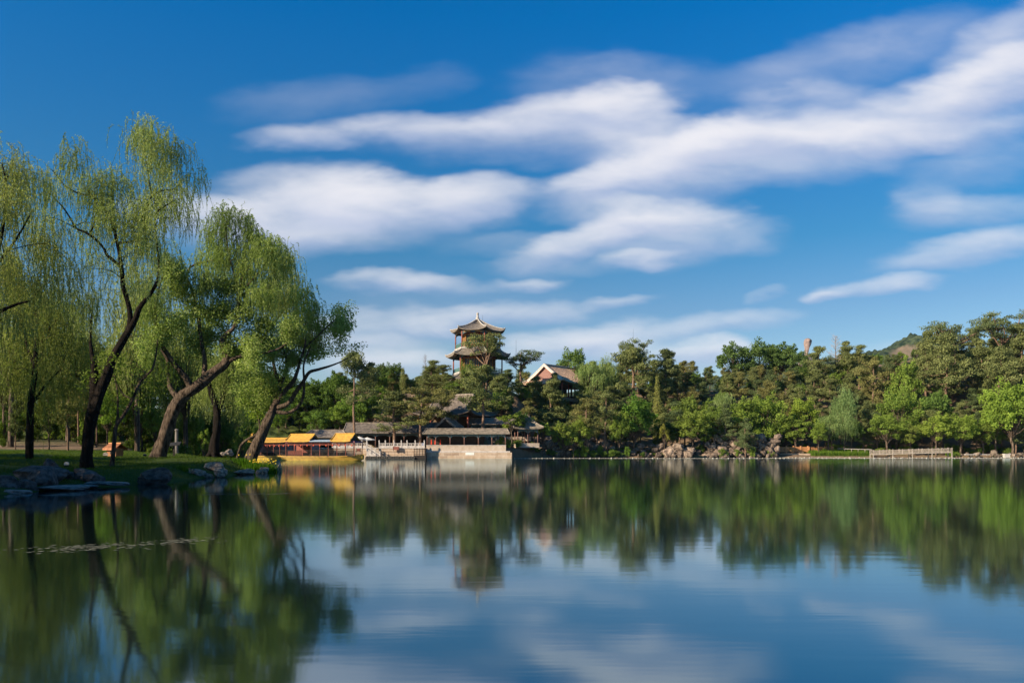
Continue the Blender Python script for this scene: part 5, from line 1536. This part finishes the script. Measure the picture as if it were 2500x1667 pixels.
def tree(kind, px, ytop, Y, wpx=None, color=(1, 1, 1), adj=None, label=None, var=None, zb=None, rz=None, H=None):
    v = KINDS[kind]; _cnt[0] += 1
    tm, cm, H0 = v[(var if var is not None else _cnt[0]) % len(v)]
    x = PXX(px, Y); g0 = gz(x, Y) if zb is None else zb
    h = (PXZ(ytop, Y) - g0) if H is None else H
    h = max(h, 1.0)
    s = h / H0
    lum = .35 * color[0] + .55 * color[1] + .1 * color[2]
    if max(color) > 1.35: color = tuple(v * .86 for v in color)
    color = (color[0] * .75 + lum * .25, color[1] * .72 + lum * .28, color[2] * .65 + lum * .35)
    t = thing(KNAME[kind], None, 'shrub' if kind == 'shrub' else 'tree', (x, Y, g0), R((rz if rz is not None else _cnt[0] * 73) % 360), 'shrubs on the shore' if kind == 'shrub' else 'trees of the wooded hill and park')
    base_r = {'pine': 2.4, 'layer': 3.0, 'spread': 4.0, 'broad': 2.9, 'feather': 3.1, 'willow': 4.1, 'thin': 1.9, 'juniper': 1.3, 'bare': 2.4, 'shrub': 1.5}[kind]
    sx = (wpx / F * Y / 2 / base_r) if wpx else s
    sx = min(max(sx, s * .5), s * 1.7)
    a = obj('stems' if kind == 'shrub' else 'trunk', tm, t); c = obj('crown' if kind != 'shrub' else 'foliage', cm, t)
    ts = min(sx, s * 1.1)
    a.scale = (sx, sx, s); c.scale = (sx, sx, s)
    c.color = tuple(color) + (1,)
    if label: t['label'] = label
    else: later(t, adj or 'tree', ('' if zone_of(px, Y).startswith('behind the near') else row_of(Y) + ' ') + zone_of(px, Y))
    return t
# ------------------------------------------------------------------ the wood: hand-placed trees first
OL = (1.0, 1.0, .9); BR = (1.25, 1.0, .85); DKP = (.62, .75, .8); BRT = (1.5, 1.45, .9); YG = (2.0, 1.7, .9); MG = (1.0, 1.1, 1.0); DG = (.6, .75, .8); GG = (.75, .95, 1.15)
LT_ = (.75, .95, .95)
hand = [
 ('layer',1080,950,184,84,BR,'brown-tinged pine hiding the left end of the main hall roof',0),
 ('broad',1110,930,205,60,(.9,1.05,.7),'leafy tree filling the gap left of the tower foot',2),
 ('broad',1228,945,199,64,(.8,1.0,.7),'round leafy tree at the right foot of the tower',1),
 ('pine',1160,932,201,66,OL,'olive pine crowding the tower foot above the main hall ridge',4),
 # kind, px, ytop, Y, width, colour, label
 ('layer',865,862,175,100,(.95,.95,1),'tall lone pine with a bare reddish trunk rising left of the parasols',0),
 ('pine',962,962,177,98,OL,'olive pine leaning crown over the terrace gallery roof, behind the balustrade',0),
 ('layer',1026,952,177,112,BR,'brownish thinning pine in front of the dark main hall roof',1),
 ('layer',1178,896,181,118,OL,'thick-trunked pine rising from the gallery roofs below the tower',0),
 ('spread',1187,808,205,98,OL,'twisted flat-layered pine with pinkish trunk directly in front of the tower',0),
 ('spread',1272,846,209,90,DKP,'dark spreading pine reaching right from the tower',1),
 ('broad',1152,884,206,62,(.95,1.0,.85),'bright leafy tree hiding the middle storey of the tower',0),
 ('juniper',1127,878,208,16,(1.2,1.1,.8),'narrow juniper beside the left column of the tower',0),
 ('pine',1240,905,205,60,DKP,'dark pine immediately right of the tower foot',1),
 ('pine',1215,925,199,70,OL,'olive pine right of the thick-trunked gallery pine',2),
 ('pine',1130,925,203,70,OL,'olive pine hiding the left foot of the tower',3),
 ('pine',1095,915,207,60,OL,'pine just left of the tower with crown under the lowest eave',4),
 ('pine',1358,913,221,44,OL,'small pointed pine poking up before the red gable',4),
 ('pine',1310,924,214,66,OL,'wide pine below the left foot of the red gable',1),
 ('pine',1345,935,208,74,OL,'full olive pine centred below the red gable',2),
 ('broad',1395,850,246,80,(.9,1.1,1.1),'pale green leafy tree on the skyline behind the red gable roof',1),
 ('feather',1442,858,226,90,(.9,1.15,.9),'tall feathery light green tree right of the red gable roof',0),
 ('feather',1482,862,230,60,(.95,1.15,.9),'feathery light green tree between the red gable and the flat-topped pine',1),
 ('spread',1547,821,228,78,(.8,.9,.95),'lone flat-topped pine standing above the skyline under the thin mast',0),
 ('layer',1545,852,224,110,OL,'broad olive pine right below the flat-topped skyline pine',0),
 ('pine',1625,860,232,72,(.8,.85,.85),'rounded grey-green pine on the skyline right of the flat-topped pine',0),
 ('juniper',1604,918,207,28,(1.5,1.3,.7),'yellowish cone-shaped juniper in the middle of the slope',0),
 ('broad',1790,838,262,90,GG,'left dome of the large dark green skyline trees',0),
 ('broad',1855,834,265,110,GG,'tallest middle dome of the large dark green skyline trees',3),
 ('broad',1905,836,263,100,GG,'right middle dome of the large dark green skyline trees',2),
 ('broad',1945,856,258,70,GG,'small right shoulder of the large dark green skyline trees',1),
 ('bare',2040,820,250,56,(1,1,1),'bare grey-twigged tree on the skyline right of the stone pillar',0),
 ('pine',2000,848,246,50,OL,'pine just right of the distant stone pillar',3),
 ('pine',2068,838,248,56,OL,'pointed pine immediately right of the bare skyline tree',1),
 ('pine',2097,848,248,50,OL,'small pine on the skyline two trees right of the bare tree',2),
 ('pine',2260,812,236,64,OL,'tall pointed pine right of the distant earthy peak',4),
 ('spread',2330,770,240,130,(.8,.9,1),'big spreading pine on the skyline with its crown over the right slope',1),
 ('spread',2448,756,238,140,(.78,.88,1),'highest flat-crowned pine near the right picture edge',0),
 ('pine',2310,822,228,92,OL,'large layered olive pine with long trunk on the right slope',3),
 ('pine',2395,835,232,80,OL,'layered olive pine under the two spreading skyline pines',1),
 ('pine',2440,858,222,90,OL,'wide layered pine under the highest flat-crowned pine',0),
 ('pine',2492,800,234,80,OL,'olive pine cut by the right edge below the highest crown',2),
 ('layer',2130,880,226,80,BR,'brown-tinted pine with a long bare trunk above the reeds',1),
 ('broad',1548,966,196,92,(.75,1.15,.6),'large rich green bush-like tree over the dark shore rocks',3),
 ('broad',1512,1003,193,62,(1.3,1.4,.8),'lighter green low tree in front of the rich green one',1),
 ('thin',1250,1000,180,74,(1.3,1.3,.8),'thin young tree with pale stem covering the gallery right end',0),
 ('thin',1275,1008,182,66,(1.0,1.1,.8),'second thin young tree right of the gallery end',1),
 ('thin',1325,1032,184,46,(1.5,1.5,.8),'small bright parasol-shaped tree above the piled brown rocks',1),
 ('broad',1376,1026,187,60,(1.3,1.25,.9),'low spreading light tree above the right end of piled rocks',2),
 ('broad',1412,1018,189,64,(1.3,1.3,.85),'fan-shaped light green tree beside the pine trunks',0),
 ('thin',1400,1058,186,44,(1.5,1.5,.9),'small leafy tree hanging over the water right of piled rocks',1),
 ('layer',1432,975,191,80,BR,'pine with straight trunk in the clearing left of the bright bush',0),
 ('layer',1477,960,193,84,OL,'tall pine with long trunk next to the bright bush',1),
 ('thin',1622,1030,194,34,(1.6,1.1,.8),'small reddish-leaved tree above the pale boulder heap',0),
 ('broad',1690,1000,198,90,(1.2,1.2,.8),'wide olive-green tree above the pale boulder heap',1),
 ('broad',1672,962,206,70,(1.1,1.15,.85),'rounded green tree behind the wide olive one',2),
 ('feather',1768,938,214,80,(.85,1.05,.95),'greyish feathery tree above the rock outcrop left part',0),
 ('broad',1745,985,204,80,(1.1,1.2,.8),'green tree directly over the rock outcrop left part',4),
 ('broad',1810,972,206,86,(1.35,1.45,.8),'bright green tree over the middle of the rock outcrop',0),
 ('broad',1868,964,208,86,(1.5,1.6,.8),'fresh bright green tree over the right of the rock outcrop',3),
 ('broad',1848,1043,204,44,(1.6,1.7,.8),'low light green tree at the right lip of the rock outcrop',1),
 ('broad',1885,1040,207,50,(1.5,1.5,.9),'low yellow-green tree left of the orange fence',2),
 ('broad',1965,972,212,84,(1.8,1.8,.7),'yellow-green tree high above the orange fence',1),
 ('broad',1942,1010,205,80,(1.4,1.45,.85),'light green tree directly above the orange fence',4),
 ('feather',2060,938,210,66,(.8,1.1,1.0),'tall grey-green willowy tree above the pale trunk by the reeds',1),
 ('feather',2022,998,205,70,(.9,1.15,.95),'drooping grey-green tree above the orange fence right end',0),
 ('feather',2062,1000,206,60,(.8,1.05,.95),'lower willowy tree above the reeds',1),
 ('broad',1998,1030,203,50,(1.4,1.5,.85),'low light green tree behind the orange fence right end',0),
 ('broad',2205,876,224,74,(1.35,1.5,.85),'tall fresh green tree standing among dark pines above the footbridge',0),
 ('broad',2190,950,212,90,(1.2,1.35,.85),'wide green tree above the left half of the footbridge',3),
 ('broad',2280,948,214,80,(.8,1.05,.9),'blue-green rounded tree above the middle of the footbridge',2),
 ('broad',2165,1010,204,84,(1.4,1.5,.85),'low light tree behind the left end of the footbridge',1),
 ('broad',2222,1030,204,60,(1.2,1.1,.9),'small olive tree behind the middle of the footbridge',4),
 ('broad',2285,1008,205,80,(1.7,1.7,.85),'yellow-green spreading tree behind the footbridge right end',0),
 ('broad',2345,1012,206,86,(1.5,1.6,.8),'light green spreading tree right of the footbridge',1),
 ('broad',2400,1025,207,70,(1.4,1.4,.8),'green tree overhanging the bank right of the footbridge',2),
 ('broad',2470,930,206,120,(1.6,1.8,.75),'large bright green tree near the right picture edge',3),
 ('broad',2430,975,207,80,(1.5,1.7,.75),'bright green tree left of the large one near the right edge',0),
 ('broad',2500,960,209,90,(1.5,1.7,.75),'bright green tree cut by the right picture edge',4),
 ('broad',957,886,224,60,DG,'dark round-headed tree left of the tower on the skyline',1),
 ('broad',922,884,226,54,DG,'second dark round-headed tree behind the lone tall pine',2),
 ('pine',900,890,214,56,OL,'olive pine right behind the lone tall pine crown',1),
 ('juniper',984,898,216,26,(1.2,1.15,.9),'slim conical tree on the skyline between round heads and pines',0),
 ('bare',1038,868,222,22,(.9,1,1),'thin sparse spire-like tree poking above the skyline left of the tower',1),
 ('pine',1055,884,216,56,OL,'pine with rounded crown left of the tower on the skyline',2),
 ('pine',1080,892,214,44,OL,'second pine left of the tower on the skyline',3),
 ('broad',868,962,193,80,(1.0,1.25,.75),'bright green tree right behind the tall lone trunk',3),
 ('broad',905,960,195,70,(.85,1.05,.75),'mid green tree right of the bright one above the terrace gallery',1),
 ('broad',822,985,191,66,(1.15,1.3,.75),'light green tree left of the tall lone trunk',0),
 ('broad',775,1000,190,76,(.8,1.05,.75),'mid green tree behind the low weathered roof',2),
]
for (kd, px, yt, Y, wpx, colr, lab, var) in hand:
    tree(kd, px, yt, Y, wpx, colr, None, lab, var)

# ---- skyline-limited filling of the hillside
SKX = [540,600,700,760,800,850,900,935,975,1000,1020,1050,1090,1110,1120,1235,1245,1262,1290,1300,1318,1330,1395,1402,1440,1480,1520,1560,1600,1625,1655,1700,1735,1780,1960,1985,2035,2060,2100,2160,2200,2235,2265,2300,2400,2500,2600]
SKY_ = [985,975,950,930,905,892,886,886,900,915,900,886,898,925,960,960,915,875,870,910,932,935,935,890,864,866,858,855,880,864,876,878,890,895,880,868,858,846,856,860,852,842,826,815,800,790,780]
def cap_y(px, hw):
    return max(np.interp(px + q, SKX, SKY_) for q in (-hw, -hw * .5, 0, hw * .5, hw))
rf_ = random.Random(77)
adjs = {'pine': ('olive pine', OL), 'brown': ('brownish pine', BR), 'darkp': ('dark blue-green pine', DKP)}
for Y, step, lo in ((256, 4.4, 0), (246, 4.2, 1), (236, 4.2, 2), (226, 4.0, 2), (217, 4.2, 3), (208, 4.4, 4), (201, 4.6, 5)):
    x = -PXX(1250 + 640, Y) * 0 - 92
    while x < PXX(2530, Y):
        x += step * rf_.uniform(.75, 1.25)
        YY = Y + rf_.uniform(-4, 4); px = 1250 + F * x / YY
        if px < 560: continue
        if 1095 < px < 1237 and YY < 227: continue
        if math.hypot(x - PXX(1166, 215), YY - 215) < 13: continue
        if 1300 < px < 1425 and YY > 222 and YY < 262: continue
        if 905 < px < 1205 and YY < (196 if px < 1060 else 201): continue
        if 1205 <= px < 1320 and YY < 191: continue
        if px > 1860 and YY < 207.5: continue
        g0 = gz(x, YY)
        r = rf_.random()
        kd = 'pine'
        if px < 880 or 1660 < px: kd = 'broad' if r < (.55 if px < 880 else .22) else 'pine'
        elif r < .12: kd = 'broad'
        H = rf_.uniform(8.5, 12.5) if kd == 'pine' else rf_.uniform(6.5, 9.5)
        wm = (.29 if kd == 'pine' else .40) * H
        hw = wm / YY * F
        c = cap_y(px, hw * .7) + 3 + rf_.uniform(0, 9)
        if lo >= 3: c += 22
        if lo == 4: c += 16
        if lo == 5: c += (40 if px > 1300 else 24)
        if lo == 5 and px > 1420 and rf_.random() < .35: continue
        Hmax = PXZ(c, YY) - g0
        if Hmax < 3.2: continue
        if H > Hmax: H = Hmax; 
        if H < 5.5 and kd == 'pine' : kd = 'broad'
        q = rf_.uniform(.82, 1.15)
        if kd == 'pine':
            ky = rf_.choice(['pine', 'pine', 'pine', 'brown', 'darkp']); nm, cl = adjs[ky]
        else:
            nm, cl = rf_.choice([('green leafy tree', (.9, 1.1, .8)), ('dark leafy tree', (.6, .75, .65)), ('fresh green leafy tree', (1.2, 1.35, .8))])
            if px < 880: nm, cl = rf_.choice([('green leafy tree', (.8, 1.0, .7)), ('dark leafy tree', (.55, .72, .6))])
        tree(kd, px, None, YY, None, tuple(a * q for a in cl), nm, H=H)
# shore shrubs and low growth
for (px, Y, hpx, wpx, cl) in ((1195,174,22,34,(.9,1.2,.8)),(1222,176,30,30,(1.1,1.3,.8)),(1262,180,24,40,(1,1.2,.8)),(1312,186,16,22,(1,1.2,.7)),(1352,186.5,16,24,(.9,1.1,.7)),(1425,188,34,40,(1.2,1.3,.8)),
   (1405,187,22,30,(.9,1.1,.7)),(1448,189,22,36,(.8,1,.7)),(1465,191,34,24,(1.4,1.5,.8)),(1495,190.5,24,40,(1.0,1.2,.8)),(1532,192,30,24,(.9,1.2,.7)),(1570,194,16,24,(.7,.9,.6)),(1622,195,16,16,(1.1,1.2,.8)),
   (1478,190,18,30,(.7,.9,.6)),(1510,191,18,30,(.7,.9,.6)),(1240,176,26,26,(1.0,1.2,.8)),(1180,174.5,14,20,(.8,1,.7)),(2325,202,18,18,(1.0,1.2,.7)),(2338,202,14,22,(1.1,1.2,.8)),(2430,204,12,30,(1,1.1,.7)),(2375,208,10,20,(1,1.1,.7)),
   (2085,207,12,40,(1.3,1.2,.8)),(1710,200,26,30,(.9,1.0,.7)),(1765,196.5,26,30,(1,1.1,.7)),(1800,197,22,26,(1.1,1.2,.7)),(1835,197,30,28,(1.2,1.3,.8)),(1655,195.5,14,24,(1,1.1,.7)),(1880,198,22,26,(1.1,1.2,.7)),(1340,187,18,26,(1,1.2,.8)),(1300,186,24,24,(1.1,1.2,.8)),(2012,207,14,26,(1.1,1.2,.8)),(2460,207,14,34,(.9,1,.7)),(2150,207,16,44,(1.2,1.2,.8)),(2230,208,14,50,(1.1,1.1,.8)),(2290,209,14,40,(1.1,1.1,.8))):
    x = PXX(px, Y); z = max(gz(x, Y), .05)
    tree('shrub', px, None, Y, wpx, cl, 'low green shrub', H=hpx / F * Y, zb=z)
# extra trees in the park behind the near willows
for k in range(34):
    px = 1880 + k * 18.6 + (k * 37) % 13; Y = 207.5 + (k * 23) % 9
    tree('shrub', px, None, Y, 22 + (k * 7) % 22, ((1.2,1.3,.8),(1.0,1.1,.7),(1.3,1.2,.8),(.9,1.05,.7))[k % 4], 'low slope shrub', H=1.3 + (k % 5) * .35)
for k in range(14):
    px = 1420 + k * 17 + (k * 5) % 9; Y = 196.5 + (k * 11) % 5
    tree('shrub', px, None, Y, 20 + (k * 7) % 18, ((1.1,1.3,.8),(1.0,1.1,.7),(1.2,1.2,.8))[k % 3], 'low slope shrub', H=1.4 + (k % 4) * .4)
park = [
 ('willow',335,630,86,150,(.95,1,.85),'tall pale willow'),('willow',25,610,84,170,(.85,.88,.7),'tall pale willow'),('willow',165,690,90,150,(.8,.85,.65),'tall pale willow'),('willow',455,700,95,130,(.85,.95,.7),'tall pale willow'),
 ('pine',38,965,78,34,(.6,.65,.6),'dark thin pine'),('willow',10,800,92,120,(.75,.8,.6),'olive willow'),('broad',120,980,80,70,(.35,.45,.4),'very dark round bush-like tree'),('pine',166,900,78,60,(1.1,.95,.7),'reddish-trunked pine'),
 ('pine',192,905,92,60,(1.2,.95,.7),'brown-crowned pine'),('pine',236,900,88,50,(1.1,.9,.7),'brown-crowned pine'),('broad',262,960,84,70,(1.4,1.7,.7),'bright green young tree'),('willow',120,760,98,140,(.8,.8,.6),'olive willow'),
 ('willow',215,770,104,130,(.75,.78,.6),'olive willow'),('willow',330,780,100,140,(.85,.9,.7),'olive willow'),('broad',345,930,96,90,(.8,.95,.6),'green tree'),('willow',420,800,104,120,(.8,.88,.6),'olive willow'),
 ('broad',380,985,92,60,(1.0,1.2,.8),'fresh green small tree'),('willow',470,850,108,110,(.85,.9,.65),'olive willow'),('broad',465,1000,98,60,(.9,1.0,.6),'mid green tree'),('willow',555,880,112,110,(.85,.95,.7),'olive willow'),
 ('broad',585,960,120,70,(.9,1.15,.7),'fresh green small tree'),('broad',540,1005,116,60,(.9,1.1,.7),'mid green tree'),('willow',640,890,210,110,(.7,.85,.65),'olive willow'),('broad',700,960,203,90,(.6,.85,.65),'mid green tree'),
 ('broad',655,990,204,80,(.75,1.0,.65),'green tree'),('broad',760,960,200,90,(.65,.85,.6),'dark green tree'),('willow',270,840,118,120,(.7,.75,.6),'olive willow'),('broad',60,900,110,120,(.5,.6,.4),'dark green tree'),
 ('broad',160,930,120,110,(.6,.7,.45),'dark green tree'),('broad',240,900,126,110,(.6,.7,.5),'dark green tree'),('broad',320,900,110,110,(.65,.75,.5),'dark green tree'),('broad',400,890,205,110,(.65,.75,.5),'dark green tree'),
 ('broad',480,900,205,110,(.6,.75,.5),'dark green tree'),('broad',560,920,205,110,(.6,.75,.5),'dark green tree'),('broad',0,920,100,110,(.5,.6,.4),'dark green tree'),
 ('broad',700,905,213,110,(.6,.8,.6),'dark green tree'),('broad',790,925,203,90,(.6,.8,.6),'dark green tree'),('broad',830,905,200,90,(.6,.8,.6),'dark green tree'),
 ('thin',497,1040,84,36,(1,1.1,.7),'slender young tree'),('thin',592,1050,96,34,(1.1,1.2,.8),'slender young tree'),
]
for (kd, px, yt, Y, wpx, cl, adj) in park:
    tree(kd, px, yt, Y, wpx, cl, adj)
for px, yt, Y in ((-140, 880, 150), (-30, 850, 140), (50, 830, 152), (130, 850, 144), (205, 840, 156), (280, 830, 146), (350, 850, 158), (420, 840, 218), (490, 850, 214), (560, 880, 216), (630, 900, 212), (700, 925, 210), (765, 935, 205)):
    tree('broad', px, yt, Y, 170, ((.55, .7, .45), (.75, .85, .5), (.6, .8, .55))[px % 3], 'large background tree')
for px, yt, Y, wd in ((20, 1000, 96, 70), (95, 1010, 100, 80), (150, 1000, 104, 70), (205, 1005, 98, 60), (245, 1010, 106, 70), (310, 1000, 102, 70), (355, 1020, 98, 60), (400, 1015, 110, 70), (450, 1030, 104, 60), (500, 1020, 112, 70), (540, 1035, 108, 60), (585, 1030, 122, 60), (625, 1035, 152, 50)):
    tree('broad', px, yt, Y, wd, ((.6, .75, .5), (.9, 1.1, .6), (.7, .8, .55), (.85, .8, .55))[px % 4], 'low leafy tree', var=3)
for k in range(26):
    px = 4 + k * 23.5 + (k * 31) % 13; Y = 92 + (k * 29) % 20
    if 255 < px < 310: Y += 8
    tree('shrub', px, None, Y, 60 + (k * 11) % 40, ((.75, .9, .5), (.95, 1.05, .6), (.6, .7, .45), (.8, .75, .5))[k % 4], 'leafy undergrowth bush', H=2.6 + (k % 5) * .5)
for k in range(16):
    px = 8 + k * 36 + (k * 53) % 17; Y = 84 + (k * 37) % 14
    tree('shrub', px, None, Y, 30 + (k * 7) % 20, ((.6, .7, .45), (.8, .8, .5), (.5, .6, .4))[k % 3], 'dark lawn shrub', H=1.1 + (k % 4) * .35)
# unseen willows added beyond the left picture edge to shade the near bank
for (x, y, h, s) in ((-33, 33, 13, 0), (-28.5, 27, 12, 1), (-32, 20, 13, 0), (-26, 17, 12, 1), (-37, 30, 13, 1), (-41, 40, 14, 1), (-46, 28, 15, 0), (-38, 22, 13, 1), (-52, 44, 14, 0)):
    px = 1250 + F * x / y
    t = tree('willow', px, None, y, None, (.9, .9, .7), None, 'unseen willow just outside the left picture edge, added to shade the bank', s, H=h)
    t['group'] = 'unseen shade willows outside the left picture edge'

# ------------------------------------------------------------------ grass, reeds, irises, drifting pollen
def blades(name, label, pts, hts, wds, mat, seed, lean=.35, color=(1, 1, 1, 1), kind='stuff', cat='grass'):
    rng = np.random.default_rng(seed); n = len(pts)
    a = rng.uniform(0, 6.283, n); d = np.stack([np.cos(a), np.sin(a), 0 * a], -1)
    ln = (rng.normal(size=(n, 2)) * lean)
    tip = pts + np.stack([ln[:, 0] * hts, ln[:, 1] * hts, hts], -1)
    mid = pts + np.stack([ln[:, 0] * hts * .3, ln[:, 1] * hts * .3, hts * .55], -1)
    w_ = wds[:, None] * d
    v = np.stack([pts - w_, pts + w_, mid + w_ * .8, mid - w_ * .8, mid - w_ * .8, mid + w_ * .8, tip + w_ * .1, tip - w_ * .1], 1).reshape(-1, 3)
    f = (np.arange(n)[:, None] * 8 + np.array([[0, 1, 2, 3, 4, 5, 6, 7]])).reshape(-1, 4)
    t_ = np.repeat(np.clip(rng.normal(.5, .25, n), 0, 1), 2)
    o = obj(name, np_mesh(name, v, f, mat, t_)); o.color = color
    if kind: o['kind'] = kind
    tag(o, label, cat)
    return o
def scatter(n, xr, yr, seed, cond=None):
    rng = np.random.default_rng(seed)
    x = rng.uniform(*xr, n); y = rng.uniform(*yr, n)
    sd = lake_sd(x, y); k = sd > .25
    if cond is not None: k &= cond(x, y, sd)
    x, y = x[k], y[k]
    return np.stack([x, y, terrain(x, y) - .03], -1)
p = scatter(120000, (-48, -18.5), (30, 80), 3)
rng = np.random.default_rng(4)
blades('grass', 'short grass growing over the near left bank', p, rng.uniform(.06, .17, len(p)), np.full(len(p), .012), L_GRASS, 5)
p = scatter(9000, (PXX(1975, 203), PXX(2128, 203)), (200.2, 207), 6, lambda x, y, sd: sd < 7)
p[:, 2] = np.maximum(p[:, 2], -.1) * .5
blades('reeds', 'band of green reeds along the far shore left of the footbridge', p, rng.uniform(.8, 1.6, len(p)), np.full(len(p), .035), L_GRASS, 7, .12, (1.3, 1.4, 1, 1), cat='reeds')
p = scatter(5000, (PXX(2322, 203), PXX(2350, 203)), (200, 206), 8, lambda x, y, sd: sd < 7)
blades('reeds', 'small clump of reeds at the right end of the footbridge', p, rng.uniform(.5, 1.2, len(p)), np.full(len(p), .035), L_GRASS, 9, .12, (1.3, 1.4, 1, 1), cat='reeds')

def iris(px, Y, n, hh, label, flowers=8, rad=.6, z=None):
    x = PXX(px, Y); g0 = gz(x, Y) if z is None else z
    t = thing('iris_clump', label, 'plant', (x, Y, g0), 0, 'iris clumps on the point')
    rg = np.random.default_rng(int(px)); q = rg.normal(size=(n, 2)) * rad * .5
    pts = np.stack([q[:, 0], q[:, 1], np.zeros(n) - .1], -1)
    o = blades('leaves', None, pts, rg.uniform(.6, 1.0, n) * hh, np.full(n, .022), L_GRASS, int(px) + 1, .18, (.8, 1.15, .5, 1), None, None)
    o.parent = t
    fm = material('iris_yellow', (.85, .62, .04), (.7, .45, .02), .6, 6)
    for k in range(flowers):
        a = rg.normal(size=2) * rad * .55; zz = hh * rg.uniform(.75, 1.08)
        mb = MB()
        for j in range(5):
            an = j * 1.256 + rg.uniform(-.2, .2); c, s = math.cos(an), math.sin(an)
            mb.poly([(0, 0, 0), (c * .04 - s * .02, s * .04 + c * .02, .02), (c * .065, s * .065, -.02), (c * .04 + s * .02, s * .04 - c * .02, .02)])
        mb.poly([(-.03, 0, 0), (.03, 0, 0), (.015, .01, .1), (-.015, .01, .1)])
        f = mb.build('flower', fm, t); f.location = (a[0], a[1], zz)
iris(590, 62, 260, .7, 'low green iris leaves left of the leaning trunk foot', 3, .9)
iris(618, 61, 300, .8, 'iris clump with yellow flowers at the foot of the leaning grey trunk', 7, .8)
iris(640, 62, 340, 1.0, 'taller iris clump with many yellow flowers right of the leaning grey trunk', 14, .7)
iris(660, 63.5, 300, .95, 'rightmost yellow iris clump beside the pale upright stone', 12, .6)
iris(445, 49.5, 160, .45, 'tuft of long green leaves left of the grey cracked boulder', 0, .5)
iris(150, 52, 120, .4, 'tuft of broad leaves behind the white ground lamp', 0, .6)

def drift(label, pts, n, wid, seed):
    rg = np.random.default_rng(seed)
    P = np.array(pts, float); t_ = rg.random(n) * (len(P) - 1); k = t_.astype(int); f = (t_ - k)[:, None]
    c = P[k] * (1 - f) + P[k + 1] * f
    c = c + rg.normal(size=(n, 2)) * np.array([.25, wid]) + np.stack([0 * c[:, 0], .35 * wid * 4 * np.sin(c[:, 0] * 2.3 + seed) * .4], -1)
    keep = (np.sin(c[:, 0] * 5.1 + seed * 2) + np.sin(c[:, 0] * 13.7) + rg.normal(size=n) * .9) > -.4
    c = c[keep]; n = len(c)
    s = rg.uniform(.008, .03, n)
    z = np.full(n, .006)
    v = np.stack([np.stack([c[:, 0] - s * 2.2, c[:, 1], z], -1), np.stack([c[:, 0], c[:, 1] - s, z], -1), np.stack([c[:, 0] + s * 2.2, c[:, 1], z], -1), np.stack([c[:, 0], c[:, 1] + s, z], -1)], 1).reshape(-1, 3)
    o = obj('floating_fluff', np_mesh('floating_fluff', v, np.arange(n * 4).reshape(n, 4), material('fluff', (.2, .19, .13), (.11, .11, .07), .9, 5))); o['kind'] = 'stuff'
    tag(o, label, 'willow fluff')
def wpt(px, py): Y = CAMH * F / (py - HZ); return (PXX(px, Y), Y)
drift('long pale streak of floating fluff across the reflection of the near willows', [wpt(80, 1345), wpt(210, 1338), wpt(330, 1328), wpt(500, 1315)], 650, .24, 1)
drift('pale streak of floating fluff in front of the grassy point', [wpt(480, 1207), wpt(600, 1206), wpt(715, 1204)], 700, .3, 2)
drift('faint streak of floating fluff before the marble terrace', [wpt(940, 1172), wpt(1070, 1171)], 260, .4, 3)

hz = MB().box(-1500, 2700, -260, 3300, -5, 260).mesh('haze', None)
hm = bpy.data.materials.new('thin_air'); hm.use_nodes = True
t = NT(hm.node_tree); hm.node_tree.nodes.clear()
pvn = t.new('ShaderNodeVolumePrincipled', inp={'Color': (.42, .72, 1.0, 1), 'Density': .00003, 'Anisotropy': .2})
t.new('ShaderNodeOutputMaterial', inp={1: pvn.outputs[0]})
hz.materials.append(hm)
h_ = obj('haze', hz); h_['kind'] = 'stuff'; tag(h_, 'thin pale haze over the lake and the distant ridge', 'haze')
finish_labels()
